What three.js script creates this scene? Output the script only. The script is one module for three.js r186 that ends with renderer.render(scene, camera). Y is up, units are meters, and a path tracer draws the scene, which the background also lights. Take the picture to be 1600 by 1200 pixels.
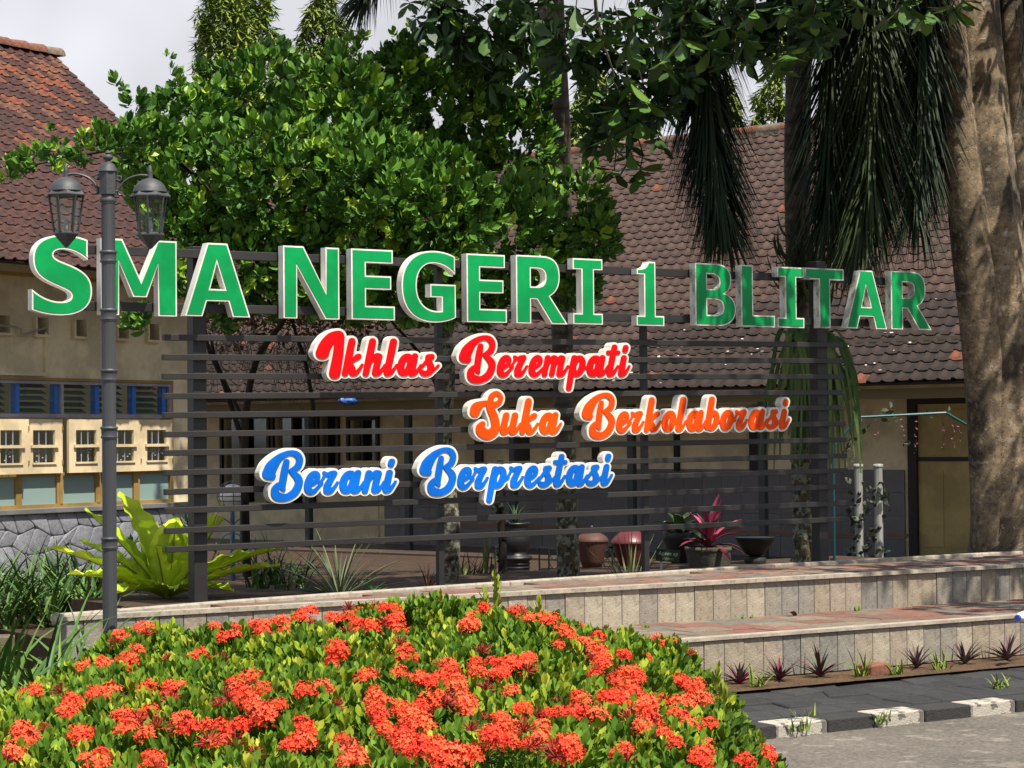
import * as THREE from 'three';
import { mergeGeometries, toCreasedNormals } from 'three/addons/utils/BufferGeometryUtils.js';
import { RoundedBoxGeometry } from 'three/addons/geometries/RoundedBoxGeometry.js';

// ------------------------------------------------------------------ camera, sky, sun, exposure
const EYE = 1.56, FOCAL = 3500, YAW = 34 * Math.PI / 180;
const scene = new THREE.Scene();
const camera = new THREE.PerspectiveCamera(2 * Math.atan(600 / FOCAL) * 180 / Math.PI, 4 / 3, 0.1, 400);
camera.position.set(0, EYE, 0);
camera.rotation.order = 'YXZ';
camera.rotation.set(Math.atan(85 / FOCAL), -YAW, -0.5 * Math.PI / 180);
camera.updateMatrixWorld(true);
const renderer = new THREE.WebGLRenderer({ antialias: true });
renderer.setSize(1024, 768);
renderer.toneMapping = THREE.LinearToneMapping;
renderer.toneMappingExposure = 1.58;
renderer.shadowMap.enabled = true;

const SUN_EL = 62 * Math.PI / 180, SUN_AZ = 4 * Math.PI / 180;
const sunDir = new THREE.Vector3(Math.sin(SUN_AZ) * Math.cos(SUN_EL), Math.sin(SUN_EL), Math.cos(SUN_AZ) * Math.cos(SUN_EL));
const sun = new THREE.DirectionalLight(new THREE.Color(1.0, 0.93, 0.81), 5.0);
sun.target.position.set(8.5, 1, -13);
sun.position.copy(sun.target.position).addScaledVector(sunDir, 40);
sun.castShadow = true;
sun.shadow.mapSize.set(4096, 4096);
Object.assign(sun.shadow.camera, { left: -22, right: 22, top: 22, bottom: -22, near: 1, far: 90 });
scene.add(sun, sun.target);

// ------------------------------------------------------------------ noise and random numbers
function rng(seed) { let a = seed >>> 0; return () => { a |= 0; a = a + 0x6D2B79F5 | 0; let t = Math.imul(a ^ a >>> 15, 1 | a); t = t + Math.imul(t ^ t >>> 7, 61 | t) ^ t; return ((t ^ t >>> 14) >>> 0) / 4294967296; }; }
const hash = (x, y, s) => { let h = Math.imul(x, 374761393) + Math.imul(y, 668265263) + Math.imul(s, 974634437); h = Math.imul(h ^ h >>> 13, 1274126177); return ((h ^ h >>> 16) >>> 0) / 4294967296; };
const sm = t => t * t * (3 - 2 * t), mod = (a, n) => ((a % n) + n) % n, lerp = (a, b, t) => a + (b - a) * t, clamp = (x, a, b) => Math.min(b, Math.max(a, x));
function vnoise(x, y, per, s) { const xi = Math.floor(x), yi = Math.floor(y), fx = sm(x - xi), fy = sm(y - yi), P = per || 1e6; const g = (i, j) => hash(mod(i, P), mod(j, P), s); return lerp(lerp(g(xi, yi), g(xi + 1, yi), fx), lerp(g(xi, yi + 1), g(xi + 1, yi + 1), fx), fy); }
function fbm(u, v, f, oct, s) { let a = 0, w = .5, t = 0; for (let o = 0; o < oct; o++) { a += w * vnoise(u * f, v * f, f, s + o); t += w; w *= .55; f *= 2; } return a / t; }
function vn3(x, y, z, s) { const zi = Math.floor(z), f = sm(z - zi); return lerp(vnoise(x, y, 0, s + zi * 17), vnoise(x, y, 0, s + (zi + 1) * 17), f); }

// the sky: bright broken cloud with a little blue between, computed once
{
  const W = 1024, Hh = 512, d = new Float32Array(W * Hh * 4);
  for (let j = 0; j < Hh; j++) for (let i = 0; i < W; i++) {
    const lat = (j + .5) / Hh * Math.PI - Math.PI / 2, lon = (i + .5) / W * 2 * Math.PI;
    const x = Math.cos(lat) * Math.cos(lon), z = Math.cos(lat) * Math.sin(lon), y = Math.sin(lat);
    let n = 0, a = .5, f = 4.6; for (let o = 0; o < 6; o++) { n += a * vn3(x * f + 9, y * f * 1.6 + 4, z * f + 7, 40 + o * 131); a *= .52; f *= 2.05; }
    n /= .98;
    let c = clamp((n - .41) / .20, 0, 1); c = c * c * (3 - 2 * c);
    const shade = clamp((vn3(x * 8 + 3, y * 12 + 1, z * 8, 900) * .36 + vn3(x * 19 + 3, y * 26 + 1, z * 19, 950) * .38 + vn3(x * 41, y * 52, z * 41, 970) * .18 + vn3(x * 85, y * 100, z * 85, 980) * .08 - .5) * 1.7 + .52, 0, 1);
    const up = clamp(y, 0, 1);
    const blue = [.30 - .1 * up, .40 - .08 * up, .60 - .02 * up], g = .46 + .52 * shade, cl = [g * .97, g * .985, g * 1.05];
    const k = (j * W + i) * 4;
    for (let q = 0; q < 3; q++) d[k + q] = y < -.02 ? [.16, .16, .14][q] : lerp(blue[q], cl[q], .12 + .88 * c) * .67;
    d[k + 3] = 1;
  }
  const t = new THREE.DataTexture(d, W, Hh, THREE.RGBAFormat, THREE.FloatType);
  t.mapping = THREE.EquirectangularReflectionMapping; t.magFilter = t.minFilter = THREE.LinearFilter; t.wrapS = THREE.RepeatWrapping; t.needsUpdate = true;
  scene.background = t; scene.environment = t; scene.backgroundIntensity = 1.0; scene.environmentIntensity = 1.0;
}

// ------------------------------------------------------------------ from pixels to places
const V = (x, y, z) => new THREE.Vector3(x, y, z);
const CAM = camera.position.clone();
function ray(px, py) { return V((px - 800) / FOCAL, (600 - py) / FOCAL, -1).applyQuaternion(camera.quaternion); }
function onY(px, py, h) { const d = ray(px, py); return CAM.clone().addScaledVector(d, (h - EYE) / d.y); }
function onPlane(px, py, p, n) { const d = ray(px, py); return CAM.clone().addScaledVector(d, p.clone().sub(CAM).dot(n) / d.dot(n)); }
const onZ = (px, py, z) => onPlane(px, py, V(0, 0, z), V(0, 0, 1));
function at(px, py, b) { return CAM.clone().addScaledVector(ray(px, py), b); }
const plan = (a, b, y = 0) => V(a * Math.cos(YAW) + b * Math.sin(YAW), y, a * Math.sin(YAW) - b * Math.cos(YAW));   // a right of, b ahead of the photographer
const depthOf = p => p.x * Math.sin(YAW) - p.z * Math.cos(YAW);
const camInv = camera.quaternion.clone().invert();
function toPx(p) { const q = p.clone().sub(CAM).applyQuaternion(camInv); return [800 - FOCAL * q.x / q.z, 600 + FOCAL * q.y / q.z, -q.z]; }

// ------------------------------------------------------------------ object helpers
const used = {};
function numbered(n) { if (!(n in used)) { used[n] = 0; return n; } used[n]++; return n + '_' + String(used[n]).padStart(3, '0'); }
function tag(o, label, category, group, kind) { if (label) o.userData.label = label; if (category) o.userData.category = category; if (group) o.userData.group = group; if (kind) o.userData.kind = kind; return o; }
function thing(name, label, category, pos = [0, 0, 0], turn = 0, group) { const o = new THREE.Group(); o.name = numbered(name); o.position.set(...pos); o.rotation.y = turn; scene.add(o); return tag(o, label, category, group); }
function structure(name, label, category) { const o = new THREE.Group(); o.name = numbered(name); scene.add(o); return tag(o, label, category, null, 'structure'); }
function mesh(name, geo, mat, parent = scene) { const m = new THREE.Mesh(Array.isArray(geo) ? merge(geo) : geo, mat); m.name = parent === scene ? numbered(name) : name; m.castShadow = m.receiveShadow = true; parent.add(m); return m; }
function merge(list) {
  const out = list.map(g => { let h = g.index ? g.toNonIndexed() : g; for (const k of Object.keys(h.attributes)) if (!['position', 'normal', 'uv', 'color'].includes(k)) h.deleteAttribute(k); if (!h.attributes.uv) h.setAttribute('uv', new THREE.BufferAttribute(new Float32Array(h.attributes.position.count * 2), 2)); if (!h.attributes.normal) h.computeVertexNormals(); return h; });
  return mergeGeometries(out);
}
function instanced(name, geo, mat, mats, cols, parent) {
  const m = new THREE.InstancedMesh(geo, mat, mats.length); m.name = name;
  mats.forEach((x, i) => { m.setMatrixAt(i, x); if (cols) m.setColorAt(i, cols[i]); });
  m.castShadow = m.receiveShadow = true; m.userData.kind = 'stuff'; parent.add(m); return m;
}
function metricUV(geo, s = 1) {   // uv in metres by the way each face points
  const g = geo.index ? geo.toNonIndexed() : geo; g.computeBoundingBox();
  if (!g.attributes.normal) g.computeVertexNormals();
  const p = g.attributes.position, n = g.attributes.normal, uv = new Float32Array(p.count * 2);
  for (let i = 0; i < p.count; i++) { const ax = Math.abs(n.getX(i)), ay = Math.abs(n.getY(i)), az = Math.abs(n.getZ(i)); const x = p.getX(i), y = p.getY(i), z = p.getZ(i);
    if (ay >= ax && ay >= az) { uv[2 * i] = x * s; uv[2 * i + 1] = z * s; } else if (ax >= az) { uv[2 * i] = z * s; uv[2 * i + 1] = y * s; } else { uv[2 * i] = x * s; uv[2 * i + 1] = y * s; } }
  g.setAttribute('uv', new THREE.BufferAttribute(uv, 2)); return g;
}
function box(w, h, d, x = 0, y = 0, z = 0) { return metricUV(new THREE.BoxGeometry(w, h, d).translate(x, y, z)); }
function rbox(w, h, d, x = 0, y = 0, z = 0, r = .006) { return metricUV(new RoundedBoxGeometry(w, h, d, 1, Math.min(r, w / 2.2, h / 2.2, d / 2.2)).translate(x, y, z)); }
function boxSpan(x0, x1, y0, y1, z0, z1) { return box(x1 - x0, y1 - y0, z1 - z0, (x0 + x1) / 2, (y0 + y1) / 2, (z0 + z1) / 2); }
function tube(pts, radii, seg = 8, opt = {}) {   // tapered tube through points
  const c = new THREE.CatmullRomCurve3(pts, false, 'catmullrom', opt.tension ?? .5), N = opt.n || Math.max(2, pts.length * 4), pos = [], uv = [], idx = [];
  const rAt = t => { const f = t * (radii.length - 1), i = Math.min(Math.floor(f), radii.length - 2); return lerp(radii[i], radii[i + 1], f - i); };
  let up = V(0, 0, 1), len = 0, prev = null;
  for (let i = 0; i <= N; i++) { const t = i / N, p = c.getPoint(t), T = c.getTangent(t); if (Math.abs(T.dot(up)) > .95) up = V(1, 0, 0);
    const n = up.clone().addScaledVector(T, -up.dot(T)).normalize(), b = T.clone().cross(n); up = n; if (prev) len += p.distanceTo(prev); prev = p;
    for (let j = 0; j <= seg; j++) { const a = j / seg * Math.PI * 2; let r = rAt(t); if (opt.wob) r *= 1 + opt.wob(a, t, len); const q = p.clone().addScaledVector(n, Math.cos(a) * r).addScaledVector(b, Math.sin(a) * r); pos.push(q.x, q.y, q.z); uv.push(a * rAt(t), len); } }
  for (let i = 0; i < N; i++) for (let j = 0; j < seg; j++) { const a = i * (seg + 1) + j, b = a + seg + 1; idx.push(a, a + 1, b, b, a + 1, b + 1); }
  const cap = (i0, s) => { const base = pos.length / 3, p = c.getPoint(s); pos.push(p.x, p.y, p.z); uv.push(0, 0); for (let j = 0; j < seg; j++) s ? idx.push(base, i0 + j, i0 + j + 1) : idx.push(base, i0 + j + 1, i0 + j); };
  cap(0, 0); cap(N * (seg + 1), 1);
  const g = new THREE.BufferGeometry(); g.setAttribute('position', new THREE.Float32BufferAttribute(pos, 3)); g.setAttribute('uv', new THREE.Float32BufferAttribute(uv, 2)); g.setIndex(idx); g.computeVertexNormals(); return g.toNonIndexed();
}
function lathe(prof, seg = 24) { const g = new THREE.LatheGeometry(prof.map(p => new THREE.Vector2(p[0], p[1])), seg); return g.toNonIndexed(); }
const M4 = (p, q, s) => new THREE.Matrix4().compose(p, q, typeof s === 'number' ? V(s, s, s) : s);
const Q = (ax, a) => new THREE.Quaternion().setFromAxisAngle(ax, a), YA = V(0, 1, 0), XA = V(1, 0, 0), ZA = V(0, 0, 1);
const qTo = d => new THREE.Quaternion().setFromUnitVectors(YA, d.clone().normalize());
const lin = (r, g, b) => new THREE.Color().setRGB(r, g, b);
const hex = h => new THREE.Color(h);

// ------------------------------------------------------------------ materials
function tex(size, fn, srgb = true, rep = 1) { const d = new Uint8Array(size * size * 4); for (let j = 0; j < size; j++) for (let i = 0; i < size; i++) { const c = fn(i / size, j / size), k = (j * size + i) * 4; d[k] = clamp(c[0], 0, 1) * 255; d[k + 1] = clamp(c[1], 0, 1) * 255; d[k + 2] = clamp(c[2], 0, 1) * 255; d[k + 3] = 255; }
  const t = new THREE.DataTexture(d, size, size); t.wrapS = t.wrapT = THREE.RepeatWrapping; t.magFilter = THREE.LinearFilter; t.minFilter = THREE.LinearMipmapLinearFilter; t.generateMipmaps = true; if (srgb) t.colorSpace = THREE.SRGBColorSpace; t.repeat.set(rep, rep); t.needsUpdate = true; return t; }
const grainT = tex(512, (u, v) => { const n = .62 + .22 * fbm(u, v, 4, 4, 3) + .22 * fbm(u, v, 48, 3, 8); return [n, n, n]; }, true, 1.2);
const stoneT = tex(512, (u, v) => { const n = .70 + .24 * fbm(u, v, 6, 5, 21) + .12 * fbm(u, v, 80, 2, 5) - .25 * clamp((fbm(u, v, 20, 3, 77) - .62) * 5, 0, .35); return [n, n * .985, n * .95]; }, true, 1.7);
const grimeT = tex(512, (u, v) => { const a = fbm(u, v, 5, 6, 91), b = fbm(u, v, 40, 3, 12); const n = .94 - clamp((a - .5) * .5, -.04, .07) + .06 * (b - .5); return [n, n * .99, n * .97]; }, true, .7);
const roughB = tex(256, (u, v) => { const n = fbm(u, v, 32, 3, 61); return [n, n, n]; }, false, 4);
const coarseB = tex(512, (u, v) => { const n = fbm(u, v, 10, 6, 63); return [n, n, n]; }, false, 1.7);
const asphaltT = tex(512, (u, v) => { const n = .6 + .22 * fbm(u, v, 4, 5, 31) + .3 * (fbm(u, v, 120, 2, 7) - .5) + (fbm(u, v, 14, 3, 52) > .7 ? .14 : 0); return [n * 1.02, n, n * .95]; }, true, .55);
const barkT = tex(1024, (u, v) => { const a = fbm(u, v, 5, 5, 11), b = fbm(u, v, 40, 4, 13), st = fbm(u, v * .25 % 1, 28, 4, 15), l = fbm(u, v, 26, 3, 17), s = fbm(u, v, 90, 2, 19); let n = .9 + .35 * (a - .5) + .5 * (b - .5) + .45 * (st - .5); n *= 1 - .35 * clamp((.42 - a) * 6, 0, 1); let c = [.50 * n, .445 * n, .365 * n]; if (l > .72) c = c.map(x => x * .6 + .25); if (s > .78) c = c.map(x => x + .12); if (s < .24) c = c.map(x => x * .7); return c; }, true, .75);
const palmT = tex(512, (u, v) => { const ring = Math.pow(Math.abs(Math.sin(Math.PI * (v * 6 + .35 * (fbm(u, v, 4, 3, 3) - .5)))), .35), a = fbm(u, v, 8, 4, 23), l = fbm(u, v, 20, 3, 29); let n = (.36 + .26 * a) * (.55 + .45 * ring); let c = [n * 1.02, n * .94, n * .82]; if (l > .7) c = [n * .7 + .26, n * .7 + .27, n * .7 + .21]; return c; }, true, 1.4);
const lichenT = tex(512, (u, v) => { const a = fbm(u, v, 10, 4, 33), l = fbm(u, v, 18, 4, 39), s = fbm(u, v, 60, 2, 41); let n = .30 + .2 * a; let c = [n * 1.05, n * .95, n * .72]; if (l > .53) c = [.55 + .2 * s, .57 + .2 * s, .5 + .18 * s]; if (a < .4) c = c.map(x => x * .6); return c; }, true, 2.2);
const soilT = tex(512, (u, v) => { const n = .42 + .3 * fbm(u, v, 8, 5, 71) + .3 * (fbm(u, v, 90, 2, 73) - .5); return [n, n * .86, n * .68]; }, true, 1);
const mat = (col, rough = .8, o = {}) => new THREE.MeshStandardMaterial({ color: col, roughness: rough, side: THREE.DoubleSide, ...o });
const M = {
  metal: mat(lin(.024, .0225, .0225), .5, { map: grimeT }),
  lamp: mat(lin(.075, .080, .090), .5, { map: grainT, bumpMap: roughB, bumpScale: .0006 }),
  white: mat(lin(.80, .80, .77), .5, { map: grimeT }),
  plaster: mat(lin(.76, .67, .45), .9, { map: grimeT, bumpMap: roughB, bumpScale: .0015 }),
  cream: mat(lin(.80, .66, .44), .55, { map: grimeT }),
  ochre: mat(lin(.33, .22, .07), .6, { map: grimeT }),
  darkwood: mat(lin(.022, .016, .012), .6, { map: grainT }),
  blue: mat(lin(.03, .15, .50), .5),
  greyFrame: mat(lin(.33, .32, .36), .6, { map: grimeT }),
  room: mat(lin(.28, .26, .22), .9),
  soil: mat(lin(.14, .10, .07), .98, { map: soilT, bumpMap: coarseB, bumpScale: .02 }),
  asphalt: mat(lin(.24, .22, .205), .93, { map: asphaltT, bumpMap: roughB, bumpScale: .004 }),
  concrete: mat(lin(.44, .40, .35), .92, { map: stoneT, bumpMap: coarseB, bumpScale: .004 }),
  bark: mat(lin(1, .95, .88), .95, { map: barkT, bumpMap: barkT, bumpScale: .010 }),
  twig: mat(lin(.12, .095, .07), .95, { map: barkT }),
  palm: mat(lin(.58, .56, .54), .95, { map: palmT, bumpMap: palmT, bumpScale: .006 }),
  lichen: mat(lin(.6, .6, .58), .95, { map: lichenT, bumpMap: coarseB, bumpScale: .006 }),
  pane: new THREE.MeshPhysicalMaterial({ color: lin(.9, .95, .93), roughness: .03, transmission: 1, thickness: 0, ior: 1.5, side: THREE.DoubleSide }),
  black: mat(lin(.014, .014, .015), .45),
  terracotta: mat(lin(.12, .045, .03), .65, { map: grainT }),
  redpot: mat(lin(.11, .016, .02), .4),
  teal: mat(lin(.004, .07, .08), .4),
  mortar: mat(lin(.30, .27, .23), .95),
};
// ------------------------------------------------------------------ the sign frame: posts, rails and twelve slats
const ZS = -12.155;                       // front face of the slats
const BED = .57;
const sxy = (px, py, dz = 0) => { const p = onZ(px, py, ZS + dz); return [p.x, p.y]; };
{
  const g = thing('sign_frame', 'dark grey metal sign frame of horizontal slats on posts above the stepped platform', 'sign frame');
  const LY = [527, 558, 588, 619, 649, 679, 708, 739, 769, 798.5, 830, 859], LX = [257, 256, 256, 258, 257, 258, 258, 259, 259, 260, 260, 261];
  const RY = [539, 564, 588.5, 613, 637, 662, 687, 712, 735, 760, 786, 811], RX = [1318, 1318, 1319, 1320, 1321, 1322, 1324, 1324, 1325, 1325, 1326, 1328];
  for (let i = 0; i < 12; i++) {
    const [x0, y0] = sxy(LX[i], LY[i]), [x1, y1] = sxy(RX[i], RY[i]);
    const s = mesh('slat', rbox(Math.hypot(x1 - x0, y1 - y0), .036, .036, 0, 0, 0, .003), M.metal, g);
    s.position.set((x0 + x1) / 2, (y0 + y1) / 2, ZS - .019); s.rotation.z = Math.atan2(y1 - y0, x1 - x0);
  }
  const post = (px, yTop, w, name, z = 0) => { const [x, top] = sxy(px, yTop, -.045); const p = mesh(name, rbox(w, top - .1, w, 0, 0, 0, .004), M.metal, g); p.position.set(x, (top + .1) / 2, ZS - .04 - w / 2 + z); };
  post(311, 385, .088, 'post'); post(1282, 408, .088, 'post'); post(686, 400, .042, 'post'); post(1006, 418, .042, 'post');
  for (const [a, b] of [[[95, 388], [1425, 441]], [[95, 477], [1425, 506]]]) {
    const [x0, y0] = sxy(...a), [x1, y1] = sxy(...b);
    const r = mesh('rail', rbox(Math.hypot(x1 - x0, y1 - y0), .052, .038, 0, 0, 0, .003), M.metal, g);
    r.position.set((x0 + x1) / 2, (y0 + y1) / 2, ZS - .02); r.rotation.z = Math.atan2(y1 - y0, x1 - x0);
  }
}

// ------------------------------------------------------------------ green channel letters
const shapeOf = (fn) => { const s = new THREE.Shape(); fn(s); return s; };
const poly = pts => { const s = new THREE.Shape(); pts.forEach((p, i) => i ? s.lineTo(...p) : s.moveTo(...p)); s.closePath(); return s; };
const holeOf = pts => { const s = new THREE.Path(); pts.forEach((p, i) => i ? s.lineTo(...p) : s.moveTo(...p)); s.closePath(); return s; };
const curve = cmds => { const s = new THREE.Path(); for (const c of cmds) c.length === 2 ? (s.curves.length || s._m ? s.lineTo(...c) : (s.moveTo(...c), s._m = 1)) : s.bezierCurveTo(...c); return s.getPoints(14).filter((p, i, a) => !i || p.distanceTo(a[i - 1]) > 1e-5).map(p => [p.x, p.y]); };
// every glyph is drawn in a unit box: [outline, ...holes]
const Rb = (y0, y1, x0, xm, x1) => { const h = (y1 - y0), k = .56 * h / 2; return [[x0, y1], [xm, y1], [xm + (x1 - xm) * .62, y1, x1, y1 - h * .2, x1, y0 + h / 2], [x1, y0 + h * .2, xm + (x1 - xm) * .62, y0, xm, y0], [x0, y0]]; };
const GLYPH = {
  S: [curve([[.93, .95], [.82, .985, .68, 1, .54, 1], [.24, 1, .04, .89, .04, .70], [.04, .52, .16, .45, .38, .38], [.56, .325, .66, .30, .66, .25], [.66, .195, .59, .17, .46, .17], [.32, .17, .16, .22, .02, .315], [.02, .06], [.16, .02, .30, 0, .47, 0], [.80, 0, 1, .11, 1, .31], [1, .48, .88, .56, .64, .63], [.46, .68, .37, .70, .37, .75], [.37, .80, .44, .825, .55, .825], [.68, .825, .82, .775, .93, .70], [.93, .95]])],
  M: [[[0, 0], [0, 1], [.28, 1], [.525, .46], [.745, 1], [1, 1], [1, 0], [.75, 0], [.75, .68], [.60, .245], [.42, .245], [.235, .70], [.235, 0]]],
  A: [[[0, 0], [.345, 1], [.65, 1], [1, 0], [.73, 0], [.665, .21], [.335, .21], [.265, 0]], [[.385, .375], [.49, .74], [.61, .375]]],
  N: [[[0, 0], [0, 1], [.36, 1], [.755, .37], [.755, 1], [1, 1], [1, 0], [.745, 0], [.245, .72], [.245, 0]]],
  E: [[[0, 0], [0, 1], [.96, 1], [.96, .81], [.335, .81], [.335, .625], [.92, .625], [.92, .435], [.335, .435], [.335, .195], [1, .195], [1, 0]]],
  G: [curve([[.99, .93], [.88, .975, .74, 1, .6, 1], [.24, 1, 0, .82, 0, .5], [0, .18, .22, 0, .60, 0], [.75, 0, .89, .025, 1, .075], [1, .535], [.525, .535], [.525, .355], [.735, .355], [.735, .165], [.47, .13, .275, .26, .275, .50], [.275, .73, .42, .83, .60, .83], [.74, .83, .87, .78, .99, .68], [.99, .93]])],
  R: [curve([[0, 0], [0, 1], [.5, 1], [.75, 1, .85, .90, .85, .70], [.85, .55, .77, .46, .655, .41], [1, 0], [.69, 0], [.40, .36], [.285, .36], [.285, 0]]), curve([[.285, .545], [.38, .545], [.50, .545, .57, .58, .57, .69], [.57, .79, .51, .815, .40, .815], [.285, .815]])],
  I: [[[0, 0], [0, .165], [.29, .165], [.29, .835], [0, .835], [0, 1], [1, 1], [1, .835], [.71, .835], [.71, .165], [1, .165], [1, 0]]],
  1: [curve([[0, 0], [0, .155], [.28, .155], [.28, .80], [.02, .80], [.02, .885], [.26, .885, .38, .91, .43, 1], [.69, 1], [.69, .155], [1, .155], [1, 0]])],
  B: [curve([[0, 0], [0, 1], [.50, 1], [.78, 1, .89, .90, .89, .75], [.89, .63, .83, .56, .73, .525], [.90, .49, 1, .40, 1, .275], [1, .10, .83, 0, .58, 0], [0, 0]]), curve([[.29, .175], [.46, .175], [.63, .175, .69, .215, .69, .30], [.69, .39, .62, .425, .46, .425], [.29, .425]]), curve([[.29, .59], [.42, .59], [.55, .59, .60, .64, .60, .71], [.60, .79, .54, .83, .42, .83], [.29, .83]])],
  L: [[[0, 0], [0, 1], [.35, 1], [.35, .19], [1, .19], [1, 0]]],
  T: [[[.36, 0], [.36, .81], [0, .81], [0, 1], [1, 1], [1, .81], [.645, .81], [.645, 0]]],
};
function area(p) { let a = 0; for (let i = 0; i < p.length; i++) { const q = p[(i + 1) % p.length]; a += p[i][0] * q[1] - q[0] * p[i][1]; } return a / 2; }
function offset(p, d) {   // move a closed outline by d to its left
  const n = p.length, out = [];
  for (let i = 0; i < n; i++) { const a = p[(i + n - 1) % n], b = p[i], c = p[(i + 1) % n]; let e1 = [b[0] - a[0], b[1] - a[1]], e2 = [c[0] - b[0], c[1] - b[1]]; const l1 = Math.hypot(...e1) || 1, l2 = Math.hypot(...e2) || 1; e1 = [-e1[1] / l1, e1[0] / l1]; e2 = [-e2[1] / l2, e2[0] / l2]; let m = [e1[0] + e2[0], e1[1] + e2[1]]; const k = Math.max(.25, (m[0] * m[0] + m[1] * m[1]) / 2); out.push([b[0] + m[0] * d / k, b[1] + m[1] * d / k]); }
  return out;
}
const dedupe = p => { const o = p.filter((q, i) => { const r = p[(i + p.length - 1) % p.length]; return Math.hypot(q[0] - r[0], q[1] - r[1]) > 1e-4; }); return o; };
const greenMat = new THREE.MeshPhysicalMaterial({ color: lin(.002, .33, .09), map: grimeT, roughness: .4, specularIntensity: .45, side: THREE.DoubleSide });
const trimMat = mat(lin(.84, .84, .80), .5, { map: grimeT });
const agedT = tex(256, (u, v) => { const a = fbm(u, v, 5, 5, 201), b = fbm(u, v, 30, 3, 207); const s = clamp((a - .45) * 3, 0, 1) * clamp(b * 1.6, 0, 1); return [.93 - .5 * s, .93 - .48 * s, .9 - .5 * s]; }, true, 2.4);
const agedMat = mat(lin(.80, .80, .77), .6, { map: agedT });
const LETTER_D = .062;
const words = [['S', 48, 144, 492.5, 367], ['M', 158, 276.5, 493, 374.5], ['A', 289, 391, 494.6, 380], ['N', 443, 530.5, 498, 385.5], ['E', 549.4, 617, 499.5, 389.7], ['G', 628, 712.5, 503.5, 391.6], ['E', 729.7, 792, 503.5, 397.4], ['R', 807, 887, 505.7, 400], ['I', 895.8, 942, 506.5, 404.3], ['1', 995, 1038, 508.8, 409], ['B', 1087, 1150, 509, 412], ['L', 1158.7, 1211, 510.8, 415], ['I', 1215.6, 1256.8, 512, 417.5], ['T', 1258.8, 1319, 512.3, 419.5], ['A', 1322.7, 1386, 513.6, 422.7], ['R', 1393, 1456, 515, 424.5]];
const greenLabels = ['green letter S that starts the school name, behind the twin lantern', 'green letter M of the school name, crossed by the lamp pole', 'green letter A of the school name, next after M on the rail', 'green letter N that starts the long middle word of the school name', 'green letter E between N and G on the top rail', 'green letter G of the school name with its spur', 'green letter E between G and R on the top rail', 'green letter R between E and I in the middle word', 'green letter I with slab ends, last of the middle word', 'green digit 1 standing alone between the two words', 'green letter B in tree shade, starting the last word', 'green letter L in tree shade beside B', 'green slab letter I squeezed between L and T', 'green letter T in tree shade on the top rail', 'green letter A with grimy white side, second to last on the rail', 'green letter R at the end of the school name'];
words.forEach(([ch, l, r, yb, yt], i) => {
  const FZ = LETTER_D + .012, p0 = onZ(l, yb, ZS + FZ), p1 = onZ(r, yb, ZS + FZ), pt = onZ((l + r) / 2, yt, ZS + FZ);
  const w = p1.x - p0.x, yB = (p0.y + p1.y) / 2, h = pt.y - yB;
  const g = thing('channel_letter', greenLabels[i], 'sign letter', [p0.x, yB, ZS + .012], 0, 'letters of the school name');
  const outs = GLYPH[ch].map(c => dedupe(c.map(q => [q[0] * w, q[1] * h])));
  outs.forEach((c, k) => { if ((area(c) > 0) !== (k === 0)) c.reverse(); });
  const mk = list => { const s = poly(list[0]); for (const hgt of list.slice(1)) s.holes.push(holeOf(hgt)); return s; };
  const body = new THREE.ExtrudeGeometry(mk(outs), { depth: LETTER_D, bevelEnabled: false });
  mesh('return', metricUV(body), i >= 10 ? agedMat : trimMat, g);
  const inn = outs.map(c => offset(c, .0105));
  const face = new THREE.ExtrudeGeometry(mk(inn), { depth: .004, bevelEnabled: true, bevelThickness: .0012, bevelSize: .0012, bevelSegments: 1 });
  const f = mesh('face', metricUV(face), greenMat, g); f.position.z = LETTER_D - .002;
});

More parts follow.
